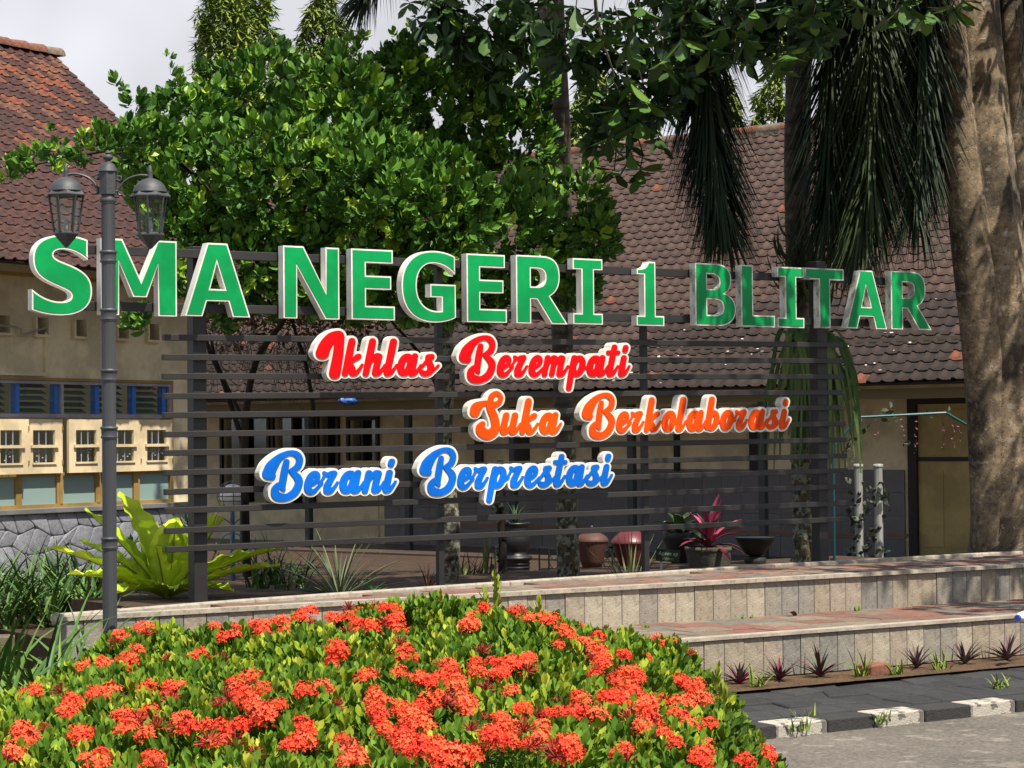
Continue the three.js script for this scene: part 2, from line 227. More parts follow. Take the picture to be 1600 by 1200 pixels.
// ------------------------------------------------------------------ script words: brush strokes joined in a distance field
const SH = .22;
const st = (...pts) => pts;                      // stroke: [x, y, radius] ...
const exit = (x, y = .13, dx = .3) => st([x, y, .13], [x + dx * .42, y + .02, .10], [x + dx * .8, y + .2, .065], [x + dx, y + .36, .055]);
function ell(cx, cy, rx, ry, r, a0 = 0, a1 = 360, r2 = r) { const o = []; for (let i = 0; i <= 16; i++) { const a = lerp(a0, a1, i / 16) * Math.PI / 180; const k = Math.abs(Math.cos(a)); o.push([cx + rx * Math.cos(a), cy + ry * Math.sin(a), lerp(r2, r, k)]); } return o; }
const norm = (ux, uy, u, list) => list.map(s => s.map(([x, y, r]) => [(x - ux) / u, (uy - y) / u, r / u]));
const SG = {
  a: { w: .93, s: [ell(.34, .5, .19, .36, .155, 0, 360, .13), st([.64, .88, .13], [.64, .5, .145], [.64, .18, .14]), exit(.66)] },
  e: { w: .62, s: [st([.2, .40, .06], [.36, .48, .08], [.46, .64, .10], [.42, .82, .115], [.30, .89, .11], [.19, .76, .135], [.15, .5, .15], [.19, .24, .15], [.32, .12, .125], [.46, .16, .09], [.58, .33, .06], [.68, .46, .055])] },
  r: { w: .74, s: [st([.04, .92, .06], [.10, .86, .09], [.2, .83, .09], [.34, .87, .11], [.44, .88, .12]), st([.45, .87, .12], [.36, .6, .13], [.30, .34, .15], [.32, .16, .145]), exit(.36), st([-.04, .44, .05], [.06, .66, .05], [.1, .86, .07])] },
  n: { w: .82, s: [st([.15, .86, .14], [.15, .5, .14], [.15, .13, .13]), st([.16, .42, .07], [.27, .7, .09], [.42, .87, .12], [.52, .86, .13]), st([.54, .84, .13], [.52, .5, .14], [.52, .17, .14]), exit(.54)] },
  m: { w: 1.14, s: [st([.14, .86, .135], [.14, .13, .125]), st([.15, .42, .06], [.26, .72, .08], [.38, .87, .11], [.46, .86, .12]), st([.47, .85, .12], [.46, .14, .125]), st([.47, .42, .06], [.58, .72, .08], [.70, .87, .11], [.79, .86, .12]), st([.80, .85, .12], [.78, .5, .135], [.78, .17, .135]), exit(.8)] },
  i: { w: .5, s: [st([.15, .87, .135], [.15, .5, .145], [.15, .17, .14]), exit(.17), st([.13, 1.24, .135], [.14, 1.34, .135])] },
  u: { w: .86, s: [st([.16, .86, .14], [.15, .5, .145], [.15, .2, .145]), st([.18, .13, .13], [.32, .15, .09], [.44, .38, .06]), st([.54, .86, .14], [.54, .5, .145], [.54, .17, .14]), exit(.56)] },
  k: { w: .82, s: [st([.13, 1.50, .12], [.14, 1.42, .145], [.15, .8, .15], [.15, .13, .13]), st([.22, .46, .06], [.34, .66, .08], [.46, .80, .12], [.53, .85, .12]), st([.26, .52, .09], [.38, .34, .13], [.42, .17, .135]), exit(.45)] },
  h: { w: .84, s: [st([.13, 1.50, .12], [.14, 1.42, .145], [.15, .8, .15], [.15, .13, .13]), st([.16, .42, .07], [.27, .7, .09], [.42, .87, .12], [.52, .86, .13]), st([.54, .84, .13], [.52, .5, .14], [.52, .17, .14]), exit(.54)] },
  l: { w: .5, s: [st([.13, 1.50, .12], [.14, 1.42, .15], [.15, .8, .15], [.15, .17, .145]), exit(.17)] },
  b: { w: .74, s: [st([.13, 1.50, .12], [.14, 1.42, .15], [.15, .8, .15], [.15, .2, .14]), ell(.36, .5, .19, .36, .14, 0, 360, .12), st([.54, .5, .1], [.66, .42, .06], [.78, .46, .055])] },
  o: { w: .70, s: [ell(.34, .5, .19, .37, .155, 0, 360, .125), st([.5, .5, .12], [.6, .42, .06], [.76, .48, .055])] },
  s: { w: .70, s: [st([-.08, .25, .05], [.08, .42, .065], [.2, .62, .07], [.32, .84, .09]), st([.27, .84, .13], [.40, .86, .125]), st([.26, .80, .12], [.36, .6, .13], [.46, .4, .15], [.45, .22, .14], [.32, .13, .125], [.18, .16, .12], [.08, .24, .07]), st([.48, .2, .09], [.6, .28, .06], [.76, .48, .055])] },
  p: { w: .80, s: [st([.18, .86, .14], [.17, .3, .14], [.20, -.48, .13]), ell(.40, .5, .20, .36, .145, 0, 360, .125), st([.58, .42, .1], [.70, .38, .06], [.84, .48, .055])] },
  t: { w: .54, s: [st([.16, 1.36, .13], [.16, .8, .14], [.16, .17, .14]), st([-.08, 1.12, .095], [.38, 1.12, .095]), exit(.18)] },
};
const CAPS = {
  B: { w: 1.56, s: norm(100, 555, 265, [st([166, 318, 62], [200, 236, 58], [276, 142, 36], [370, 94, 26], [446, 108, 32], [478, 170, 33], [456, 246, 33], [388, 290, 22]), st([196, 346, 40], [180, 326, 62]), st([396, 300, 24], [458, 368, 38], [468, 436, 38], [426, 526, 40], [340, 578, 38], [250, 562, 46], [228, 498, 36], [258, 452, 32], [300, 424, 24]), st([345, 188, 28], [330, 270, 35], [312, 380, 35], [302, 460, 32], [318, 498, 16])]) },
  S: { w: 1.28, s: norm(140, 752, 340, [st([212, 410, 70], [240, 340, 72], [330, 282, 38], [430, 272, 32], [500, 290, 34]), st([440, 250, 40], [462, 172, 38], [530, 128, 32], [588, 175, 32], [576, 256, 34], [500, 304, 38]), st([420, 275, 42], [440, 360, 52], [490, 480, 58], [512, 600, 60], [490, 690, 66], [400, 745, 72], [312, 700, 74], [290, 640, 58], [322, 588, 40])]) },
  I: { w: 1.02, s: norm(140, 605, 275, [st([212, 335, 68], [244, 252, 66], [310, 162, 58], [385, 130, 52], [400, 160, 50]), st([235, 350, 44], [205, 338, 64]), st([398, 160, 50], [380, 350, 54], [342, 570, 60])]) },
};
function scriptWord(text, l, r, ybl, ybr, colour, label) {
  const FZ = .082, dz = .012, U = .1475, pl = onZ(l, ybl, ZS + FZ), pr = onZ(r, ybr, ZS + FZ), Wm = Math.hypot(pr.x - pl.x, pr.y - pl.y), tilt = Math.atan2(pr.y - pl.y, pr.x - pl.x);
  let segs = [], build = stretch => { segs = []; let x = 0; for (const ch of text) { const G = CAPS[ch] || SG[ch], cap = !!CAPS[ch]; for (const s of G.s) { const pts = s.length > 2 ? (() => { const c = new THREE.CatmullRomCurve3(s.map(q => V(q[0], q[1], q[2])), false, 'catmullrom', .5); return c.getPoints(s.length * 4); })() : s.map(q => V(...q)); for (let i = 0; i + 1 < pts.length; i++) { const a = pts[i], b = pts[i + 1]; const sx = q => x + (cap ? q.x : q.x * 1 + SH * q.y - .06); segs.push([sx(a), a.y, Math.max(a.z * (cap ? 1 : .93), .03), sx(b), b.y, Math.max(b.z * (cap ? 1 : .93), .03)]); } } x += G.w * stretch; } return Math.max(...segs.map(s => s[3] + s[5])); };
  const W = build(1), UX = Wm / W;
  const pad = .3, x0 = -pad, y0 = -.95, C = .016, nx = Math.ceil((W + 2 * pad) / C), ny = Math.ceil((1.95 + .95 + pad) / C), F = new Float32Array((nx + 1) * (ny + 1)).fill(9);
  for (const [ax, ay, ar, bx, by, br] of segs) { const R = Math.max(ar, br) + .26, i0 = Math.max(0, Math.floor((Math.min(ax, bx) - R - x0) / C)), i1 = Math.min(nx, Math.ceil((Math.max(ax, bx) + R - x0) / C)), j0 = Math.max(0, Math.floor((Math.min(ay, by) - R - y0) / C)), j1 = Math.min(ny, Math.ceil((Math.max(ay, by) + R - y0) / C)), dx = bx - ax, dy = by - ay, L2 = dx * dx + dy * dy || 1e-9;
    for (let j = j0; j <= j1; j++) for (let i = i0; i <= i1; i++) { const x = x0 + i * C, y = y0 + j * C, t = clamp(((x - ax) * dx + (y - ay) * dy) / L2, 0, 1), d = Math.hypot(x - ax - t * dx, y - ay - t * dy) - lerp(ar, br, t), q = j * (nx + 1) + i; if (d < F[q]) F[q] = d; } }
  const contours = iso => {   // marching squares, closed loops with the inside to the left
    const E = new Map(), key = (i, j, h) => (j * (nx + 1) + i) * 2 + h, pt = {}, f = (i, j) => F[j * (nx + 1) + i] - iso;
    const cut = (i, j, h) => { const K = key(i, j, h); if (!(K in pt)) { const a = f(i, j), b = h ? f(i, j + 1) : f(i + 1, j), t = a / (a - b); pt[K] = h ? [x0 + i * C, y0 + (j + t) * C] : [x0 + (i + t) * C, y0 + j * C]; } return K; };
    for (let j = 0; j < ny; j++) for (let i = 0; i < nx; i++) { const c = (f(i, j) < 0 ? 1 : 0) | (f(i + 1, j) < 0 ? 2 : 0) | (f(i + 1, j + 1) < 0 ? 4 : 0) | (f(i, j + 1) < 0 ? 8 : 0); if (!c || c === 15) continue; const B = () => cut(i, j, 0), R = () => cut(i + 1, j, 1), T = () => cut(i, j + 1, 0), L = () => cut(i, j, 1), add = (a, b) => E.set(a, b);
      switch (c) { case 1: add(B(), L()); break; case 2: add(R(), B()); break; case 3: add(R(), L()); break; case 4: add(T(), R()); break; case 5: add(B(), R()); add(T(), L()); break; case 6: add(T(), B()); break; case 7: add(T(), L()); break; case 8: add(L(), T()); break; case 9: add(B(), T()); break; case 10: add(L(), B()); add(R(), T()); break; case 11: add(R(), T()); break; case 12: add(L(), R()); break; case 13: add(B(), R()); break; case 14: add(L(), B()); break; } }
    const loops = []; while (E.size) { const s = E.keys().next().value; let k = s, lp = []; while (E.has(k)) { lp.push(pt[k]); const n = E.get(k); E.delete(k); k = n; } if (lp.length > 10) loops.push(lp); } return loops.map(l => { let q = l.map((p, i) => { const a = l[(i + l.length - 1) % l.length], b = l[(i + 1) % l.length]; return [(a[0] + 2 * p[0] + b[0]) / 4, (a[1] + 2 * p[1] + b[1]) / 4]; }); return q.filter((p, i) => i % 2 === 0); });
  };
  const shapes = (iso, fill) => { const L = contours(iso).map(l => l.map(p => [p[0] * UX, p[1] * U])), outer = [], inner = []; let sg = 0; for (const l of L) { const a = area(l); if (Math.abs(a) > Math.abs(sg)) sg = a; } for (const l of L) { const a = area(l); (Math.sign(a) === Math.sign(sg) ? outer : inner).push(l); } return outer.map(o => { const s = poly(o); if (!fill) for (const h of inner) if (Math.abs(area(h)) > 6e-5 && inside(h[0], o)) s.holes.push(holeOf(h)); return s; }); };
  const inside = (p, o) => { let c = false; for (let i = 0, j = o.length - 1; i < o.length; j = i++) if ((o[i][1] > p[1]) !== (o[j][1] > p[1]) && p[0] < (o[j][0] - o[i][0]) * (p[1] - o[i][1]) / (o[j][1] - o[i][1]) + o[i][0]) c = !c; return c; };
  const g = thing('script_word_sign', label, 'word sign', [pl.x, pl.y, ZS + dz], 0, 'coloured motto words'); g.rotation.z = tilt;
  const back = new THREE.ExtrudeGeometry(shapes(.105, true), { depth: .062, bevelEnabled: false });
  mesh('white_backing', metricUV(toCreasedNormals(back, .6)), trimMat, g);
  const face = new THREE.ExtrudeGeometry(shapes(0, false), { depth: .006, bevelEnabled: true, bevelThickness: .0015, bevelSize: .0015, bevelSegments: 1 });
  const m = mesh('face', metricUV(face), new THREE.MeshPhysicalMaterial({ color: colour, map: grimeT, roughness: .5, specularIntensity: .3, side: THREE.DoubleSide }), g); m.position.z = .061;
}
const RED = lin(.80, .002, .006), ORANGE = lin(.92, .085, .002), BLUE = lin(.002, .16, .75);
scriptWord('Ikhlas', 494.5, 688, 588, 588.5, RED, 'red script word sign reading Ikhlas on the top slats');
scriptWord('Berempati', 718, 986, 590, 589, RED, 'red script word sign reading Berempati with a tall B');
scriptWord('Suka', 735, 879, 680, 679, ORANGE, 'short orange script word sign reading Suka');
scriptWord('Berkolaborasi', 910, 1235.5, 678, 671, ORANGE, 'long orange script word sign reading Berkolaborasi');
scriptWord('Berani', 410, 620.7, 774.5, 770.5, BLUE, 'blue script word sign reading Berani on the lower slats');
scriptWord('Berprestasi', 656, 958.5, 767, 759, BLUE, 'long blue script word sign reading Berprestasi');
console.log('sign done');
// ------------------------------------------------------------------ ground, road, kerb, verge
{
  const g = mesh('ground', metricUV(new THREE.PlaneGeometry(300, 300).rotateX(-Math.PI / 2)), mat(lin(.30, .27, .235), .95, { map: asphaltT }));
  tag(g, 'bare grey ground of the school yard under everything', 'ground', null, 'structure'); g.position.y = -.004;
  const road = mesh('road', metricUV(new THREE.PlaneGeometry(60, 26).rotateX(-Math.PI / 2)), M.asphalt);
  tag(road, 'worn grey asphalt lane in front of the kerb', 'road', null, 'structure'); road.position.set(6, .001, 4.1);
}
const R1 = rng(101);
{
  const kerb = structure('kerb', 'kerb of stones painted alternately white and black along the lane', 'kerb');
  const chipT = tex(256, (u, v) => { const a = fbm(u, v, 9, 5, 301), n = a > .55 ? .55 : .92; return [n, n * .99, n * .96]; }, true, 2);
  const wm = mat(lin(.46, .43, .39), .85, { map: chipT, bumpMap: roughB, bumpScale: .003 }), bm = mat(lin(.035, .034, .034), .8, { map: grainT, bumpMap: roughB, bumpScale: .003 });
  let x = 4.2, i = 0; const X0 = onY(1200, 1158, 0).x; x = X0 - .35 * 10;
  for (; x < 13.5; x += .352, i++) { const s = mesh('kerb_stone', rbox(.346, .11, .17, 0, 0, 0, .012), i % 2 ? bm : wm, kerb); s.position.set(x + .255, .016 + .004 * R1(), -8.945 - .006 * R1()); s.rotation.set((R1() - .5) * .03, (R1() - .5) * .02, 0); }
  const verge = structure('verge', 'strip of dark painted crazy paving behind the kerb', 'verge');
  const vm = [.030, .036, .026, .042].map(c => mat(lin(c, c, c * 1.03), .75, { map: grainT, bumpMap: coarseB, bumpScale: .012 }));
  mesh('mortar_bed', metricUV(new THREE.PlaneGeometry(12, .8).rotateX(-Math.PI / 2 + .05)).translate(8.5, .062, -9.42), mat(lin(.05, .048, .044), .95), verge);
  const NX = 30, NZ = 4, P = [];
  for (let j = 0; j <= NZ; j++) { P.push([]); for (let k = 0; k <= NX; k++) P[j].push([5.4 + k * .24 + (R1() - .5) * .13, -9.045 - j * .172 + (j && j < NZ ? (R1() - .5) * .09 : 0)]); }
  for (let j = 0; j < NZ; j++) for (let k = 0; k < NX; k++) {
    let q = [P[j][k], P[j][k + 1], P[j + 1][k + 1], P[j + 1][k]]; const c = q.reduce((a, b) => [a[0] + b[0] / 4, a[1] + b[1] / 4], [0, 0]); q = q.map(p => [lerp(p[0], c[0], .05), lerp(p[1], c[1], .05)]);
    const s = new THREE.Shape(); q.forEach((p, i) => i ? s.lineTo(p[0] - c[0], -(p[1] - c[1])) : s.moveTo(p[0] - c[0], -(p[1] - c[1]))); s.closePath();
    const e = new THREE.ExtrudeGeometry(s, { depth: .03, bevelEnabled: true, bevelSize: .012, bevelThickness: .014, bevelSegments: 2 }).rotateX(-Math.PI / 2);
    const m = mesh('paving_stone', metricUV(e), vm[Math.floor(R1() * 4)], verge); m.position.set(c[0], .028 + (-9.045 - c[1]) * .065 + R1() * .012, c[1]); m.rotation.set((R1() - .5) * .05 + .05, 0, (R1() - .5) * .06);
  }
  const strip = mesh('planting_strip', metricUV(new THREE.PlaneGeometry(12, .52).rotateX(-Math.PI / 2)), mat(lin(.27, .205, .14), .98, { map: soilT, bumpMap: coarseB, bumpScale: .03 })); strip.position.set(8.5, .138, -9.95); tag(strip, 'narrow strip of bare soil at the foot of the stone wall', 'soil', null, 'structure');
}

// ------------------------------------------------------------------ stepped platform clad with stone
{
  const g = thing('stepped_platform', 'two-step stone-clad platform with brick pavers in front of the sign', 'platform');
  const XL = 4.60, XR = 14.2, XL2 = 7.0;
  const BK = [[4.6, -11.12], [5.93, -11.45], [7.9, -11.77], [10.36, -12.09], [14.2, -12.2]];
  { const sh = new THREE.Shape(); sh.moveTo(XL + .01, 11.115); for (const [x, z] of BK) sh.lineTo(x + .02, -z); sh.lineTo(XR, 11.13); sh.closePath(); const e = new THREE.ExtrudeGeometry(sh, { depth: .615, bevelEnabled: false }).rotateX(Math.PI / 2).scale(1, -1, 1); const q = e.attributes.position; for (let i = 0; i < q.count; i++) q.setZ(i, -Math.abs(q.getZ(i))); e.computeVertexNormals(); mesh('core', [metricUV(e), boxSpan(XL2 + .03, XR, 0, .365, -11.12, -10.15)], M.mortar, g); }
  const tones = [[.30, .265, .215], [.25, .232, .205], [.33, .285, .225], [.235, .225, .21], [.29, .25, .20], [.36, .325, .27], [.20, .195, .185], [.31, .265, .225]].map(c => mat(lin(c[0] * 1.25, c[1] * 1.25, c[2] * 1.25), .88, { map: stoneT, bumpMap: roughB, bumpScale: .002 }));
  const geos = [.137, .150, .143].map(w => [.236, .242].map(h => rbox(w - .0035, h, .028, 0, 0, 0, .003)));
  const run = (x0, x1, y, z, zr, hi) => { let x = x0; while (x < x1) { const k = Math.floor(R1() * 3), w = [.137, .150, .143][k]; const m = mesh('wall_slab', geos[k][hi], tones[Math.floor(R1() * 8)], g); const t = (x - x0) / (x1 - x0); m.position.set(x + w / 2, y, lerp(z, zr, t) - .008 + R1() * .006); m.rotation.z = (R1() - .5) * .006; x += w; } };
  run(XL, 13.6, .50, -11.105, -11.125, 1); run(XL2, 13.6, .262, -10.13, -10.14, 0);
  mesh('edge_strip', [boxSpan(XL - .012, XR, .621, .645, -11.17, -11.085), boxSpan(XL2 - .012, XR, .383, .402, -10.195, -10.108)], M.concrete, g);
  const reds = [[.20, .095, .075], [.17, .09, .07], [.17, .13, .105], [.21, .17, .135], [.145, .13, .115], [.21, .12, .095], [.19, .155, .125]].map(c => mat(lin(c[0] * 1.2, c[1] * 1.2, c[2] * 1.2), .9, { map: stoneT, bumpMap: coarseB, bumpScale: .006 }));
  const pg = [[.196, .196], [.196, .155]].map(([w, d]) => rbox(w, .03, d, 0, 0, 0, .006)), pl = rbox(.296, .03, .254, 0, 0, 0, .008);
  const backZ = x => { const T = BK; for (let i = 0; i < 4; i++) if (x <= T[i + 1][0]) return lerp(T[i][1], T[i + 1][1], (x - T[i][0]) / (T[i + 1][0] - T[i][0])); return -12.2; };
  for (let r = 0; r < 6; r++) for (let k = 0; k < 46; k++) { const x = XL + .06 + k * .2 + (r % 2) * .1, z = -11.27 - r * .2; if (z - .1 < backZ(x) || x > 13.6) continue; const m = mesh('paver', pg[0], reds[Math.floor(R1() * 7)], g); m.position.set(x + .05, .626 + R1() * .007, z); m.rotation.set((R1() - .5) * .02, (R1() - .5) * .03, (R1() - .5) * .02); }
  for (let r = 0; r < 4; r++) for (let k = 0; k < 22; k++) { const x = XL2 + .1 + k * .3 + (r % 2) * .15, z = -10.325 - r * .258; if (x > 13.6 || z < -11.12) continue; const m = mesh('paver', pl, reds[Math.floor(R1() * 7)], g); m.position.set(x + .05, .381 + R1() * .007, z); m.rotation.set((R1() - .5) * .012, (R1() - .5) * .03, (R1() - .5) * .014); }
  const T = BK.map(([x, z]) => [x, z - .02]);
  for (let i = 0; i < 4; i++) { const [xa, za] = T[i], [xb, zb] = T[i + 1], L = Math.hypot(xb - xa, zb - za); const m = mesh('back_coping', rbox(L, .06, .07, 0, 0, 0, .01), M.concrete, g); m.position.set((xa + xb) / 2, .628, (za + zb) / 2); m.rotation.y = -Math.atan2(zb - za, xb - xa); }
  const bed = mesh('planting_bed', [boxSpan(5.5, 6.9, 0, BED + .02, -13.05, -12.02), boxSpan(5.9, 14.2, 0, BED - .02, -12.42, -12.06), boxSpan(5.4, 7.6, 0, BED, -12.03, -11.78)], M.soil); tag(bed, 'raised soil bed behind the platform edge and under the sign', 'soil bed', null, 'structure');
  const yard = mesh('shade_yard_soil', [boxSpan(5.6, 16, 0, .30, -17.6, -12.44), boxSpan(9.6, 30, -.02, .004, -36, -17.62)], M.soil); tag(yard, 'soil of the yard behind the sign, its dark tone standing in for shade', 'soil', null, 'structure');  // dark soil sheet laid over the paler ground to deepen the yard shade
}

// ------------------------------------------------------------------ clay roof tiles
function tileGeo(w, L, seed) {
  const r = rng(seed), n = 8, pos = [], idx = [], th = .012;
  const prof = u => .026 * Math.pow(Math.max(0, Math.sin(Math.PI * clamp((u - .0) / .34, 0, 1))), .8) - .006 * Math.sin(Math.PI * clamp((u - .34) / .66, 0, 1)) + .004 * u;
  const sag = (r() - .5) * .004;
  for (let j = 0; j < 3; j++) for (let i = 0; i <= n; i++) { const u = i / n, v = [0, .12, 1][j]; pos.push((u - .02) * w * 1.06, prof(u) + (j === 0 ? .004 : j === 1 ? .007 : -.016) + sag * v, -v * L * 1.28 + .02); }
  for (let i = 0; i <= n; i++) { const u = i / n; pos.push((u - .02) * w * 1.06, prof(u) - th - .004, .018); }
  for (let j = 0; j < 2; j++) for (let i = 0; i < n; i++) { const a = j * (n + 1) + i, b = a + n + 1; idx.push(a, a + 1, b, b, a + 1, b + 1); }
  for (let i = 0; i < n; i++) { const a = i, b = 3 * (n + 1) + i; idx.push(b, b + 1, a, a, b + 1, a + 1); }
  const g = new THREE.BufferGeometry(); g.setAttribute('position', new THREE.Float32BufferAttribute(pos, 3)); g.setIndex(idx); return metricUV(toCreasedNormals(g, .7));
}
const tileG = [0, 1, 2].map(i => tileGeo(.182, .168, 60 + i));
const tileT = tex(512, (u, v) => { const a = fbm(u, v, 7, 5, 401), b = fbm(u, v, 60, 3, 405); const n = .62 + .5 * (a - .4) + .35 * (b - .5); return [n, n * .98, n * .97]; }, true, 2.3);
function tiledRoof(parent, grp, x0, x1, zE, yE, slope, courses, colourOf, seed) {
  const r = rng(seed), W = .182, L = .168, pal = [], palM = [], list = [], dir = V(0, Math.sin(slope), -Math.cos(slope)), q = Q(XA, slope);
  const key = c => { const k = c.map(v => v.toFixed(3)).join(); let i = pal.indexOf(k); if (i < 0) { pal.push(k); palM.push(mat(lin(...c), .88, { map: tileT, bumpMap: roughB, bumpScale: .003 })); i = pal.length - 1; } return palM[i]; };
  parent.updateMatrixWorld(true);
  for (let k = 0; k < courses; k++) for (let x = x0; x < x1 - W * .5; x += W) { const p = V(x + (r() - .5) * .012, yE, zE).addScaledVector(dir, k * L + (r() - .5) * .022 + .02 * Math.sin(x * .9 + k * .2)), sg = r(), rz = (r() - .5) * .08, rx = (r() - .5) * .03; const c = colourOf(x, k, sg, r()); const w = parent.localToWorld(p.clone()), s = toPx(w); list.push({ p, c, rz, rx, d: s[2], in: s[0] > -10 && s[0] < 1610 && s[1] > -10, g: Math.floor(r() * 3) }); }
  list.sort((a, b) => (b.in - a.in) || a.d - b.d);
  const iMat = mat(lin(1, 1, 1), .88, { map: tileT, bumpMap: roughB, bumpScale: .003 }), ms = [], cs = [];
  list.forEach((t, i) => { const rot = q.clone().multiply(Q(YA, t.rz)).multiply(Q(XA, t.rx)); if (i < 299) { const m = mesh('roof_tile', tileG[t.g], key(t.c), parent); m.position.copy(t.p); m.quaternion.copy(rot); } else { ms.push(M4(t.p, rot, 1)); cs.push(lin(...t.c)); } });
  instanced('far_roof_tiles', tileG[0], iMat, ms, cs, parent);
}

// ------------------------------------------------------------------ the building on the left
const aL = 24 * Math.PI / 180, nL = V(Math.sin(aL), 0, Math.cos(aL)), oL = onPlane(300, 700, plan(-5, 25), nL); oL.y = 0;
{
  const g = thing('classroom_building', 'cream classroom with shuttered windows, grey stone base and red clay tile roof', 'building', oL.toArray(), aL);
  g.updateMatrixWorld(true);
  const FL = (px, py, dz = 0) => g.worldToLocal(onPlane(px, py, oL.clone().addScaledVector(nL, dz), nL));
  const lx = px => FL(px, 700).x;
  const yc = .80, yp0 = .86, yp1 = 1.19, ys0 = 1.22, ys1 = 1.815, yg0 = 1.835, yg1 = 2.235, XA0 = -7;
  const vx = [4, 64, 124, 190, 238].map(px => FL(px, 515).x), vp = []; { let x = XA0; for (const v of vx) { vp.push(boxSpan(x, v - .1, 2.75, 2.94, -.25, 0)); x = v + .07; } vp.push(boxSpan(x, 0, 2.75, 2.94, -.25, 0)); }
  mesh('wall', [...vp, boxSpan(XA0, .0, 2.27, 2.75, -.25, 0), boxSpan(XA0, .0, 2.94, 3.62, -.25, 0), boxSpan(lx(266), 0, yc, 2.27, -.25, .002), boxSpan(-.25, .001, yc, 3.6, -6, -.25), boxSpan(XA0, lx(266), 0.3, yc, -.25, -.1)], M.plaster, g);
  { const s = new THREE.Shape(); s.moveTo(-.9 + .3, 3.6); s.lineTo(2.8, 6.45); s.lineTo(6.2, 3.6); s.closePath(); const gb = new THREE.ExtrudeGeometry(s, { depth: .2, bevelEnabled: false }).rotateY(Math.PI / 2); mesh('gable_wall', metricUV(gb.translate(-.22, 0, 0)), M.plaster, g); }
  mesh('interior', [boxSpan(XA0, -.2, 0.2, 3.5, -3.6, -3.5)], M.room, g);
  // the stone base: bulging stones with recessed joints
  const baseG = boxSpan(XA0, .04, 0, yc, -.2, .06);
  mesh('base_backing', baseG, mat(lin(.15, .155, .17), .9), g);
  const r = rng(77), stoneM = [.27, .30, .32, .25].map(c => mat(lin(c, c * 1.04, c * 1.16), .75, { map: grainT, bumpMap: coarseB, bumpScale: .008 }));
  const NR = 4, NC = 24, P = []; for (let j = 0; j <= NR; j++) { P.push([]); for (let k = 0; k <= NC; k++) P[j].push([-5.2 + (k + (j % 2) * .5) * .235 + (r() - .5) * .11, j * .195 + (j && j < NR ? (r() - .5) * .12 : 0)]); }
  for (let j = 0; j < NR; j++) for (let k = 0; k < NC; k++) {
    const o = j % 2 ? 1 : 0; let q = [P[j][k], P[j][k + 1], P[j + 1][Math.min(NC, k + 1 - 0)], P[j + 1][k]]; const c = [0, 1].map(d => q.reduce((a, b) => a + b[d] / 4, 0)); if (c[0] > -.02) continue; q = q.map(p => [lerp(p[0], c[0], .02) - c[0], lerp(p[1], c[1], .02) - c[1]]);
    const s = new THREE.Shape(); const mid = (a, b) => [(a[0] + b[0]) / 2, (a[1] + b[1]) / 2]; s.moveTo(...mid(q[3], q[0])); for (let i = 0; i < 4; i++) { const m = mid(q[i], q[(i + 1) % 4]); const a = q[i], b = q[(i + 1) % 4], pv = q[(i + 3) % 4]; s.lineTo(lerp(a[0], pv[0], .22), lerp(a[1], pv[1], .22)); s.quadraticCurveTo(a[0], a[1], lerp(a[0], b[0], .22), lerp(a[1], b[1], .22)); s.lineTo(...m); }
    const e = new THREE.ExtrudeGeometry(s, { depth: .004, bevelEnabled: true, bevelSize: .016, bevelThickness: .014, bevelSegments: 3, bevelOffset: -.014, curveSegments: 3 });
    const m = mesh('base_stone', metricUV(toCreasedNormals(e, .9)), stoneM[Math.floor(r() * 4)], g); m.position.set(c[0], c[1], .058 + r() * .008);
  }
  mesh('base_cap', rbox(-XA0 + .1, .06, .24, (XA0 + .1) / 2, yc + .01, 0, .01), mat(lin(.17, .175, .19), .7, { map: grimeT }), g);
  // right-hand timber frame and rails
  const xr = lx(262.5);
  mesh('window_post', boxSpan(xr, lx(268), yc + .04, 2.27, -.12, .03), M.ochre, g);
  mesh('lintel_board', boxSpan(XA0, lx(268), 2.24, 2.275, -.12, .035), M.ochre, g);
  // upper grey frame with louvre glass and blue uprights
  const uf = mesh('clerestory_window', [boxSpan(XA0, xr, yg1 - .03, yg1, -.02, .05), boxSpan(XA0, xr, yg0, yg0 + .04, -.02, .05), boxSpan(xr - .03, xr, yg0 + .04, yg1 - .03, -.02, .05), boxSpan(lx(91), lx(95), yg0 + .04, yg1 - .03, -.02, .048)], M.greyFrame, g);
  for (const [a, b] of [[10, 29], [75, 90], [136, 153.5], [193, 211], [248, 258]]) { const m = mesh('blue_upright', boxSpan(lx(b - 6), lx(b), yg0 + .04, yg1 - .03, -.06, .018), M.blue, uf); }
  for (let k = 0; k < 5; k++) for (const [a, b] of [[-80, 10], [30, 74], [96, 136], [154, 193], [212, 248]]) { const l = mesh('louvre_pane', box(lx(b) - lx(a), .004, .09), mat(lin(.06, .13, .14), .15), uf); l.position.set((lx(a) + lx(b)) / 2, yg0 + .08 + k * .068, -.05); l.rotation.x = .5; }
  mesh('clerestory_glass', boxSpan(XA0, xr - .03, yg0 + .04, yg1 - .03, .006, .010), M.pane, uf);
  // shutters: timber leaves with two small panes
  const leaves = [[-26, 30], [30.5, 88.5], [95, 148.5], [152, 210], [211, 261.5]];
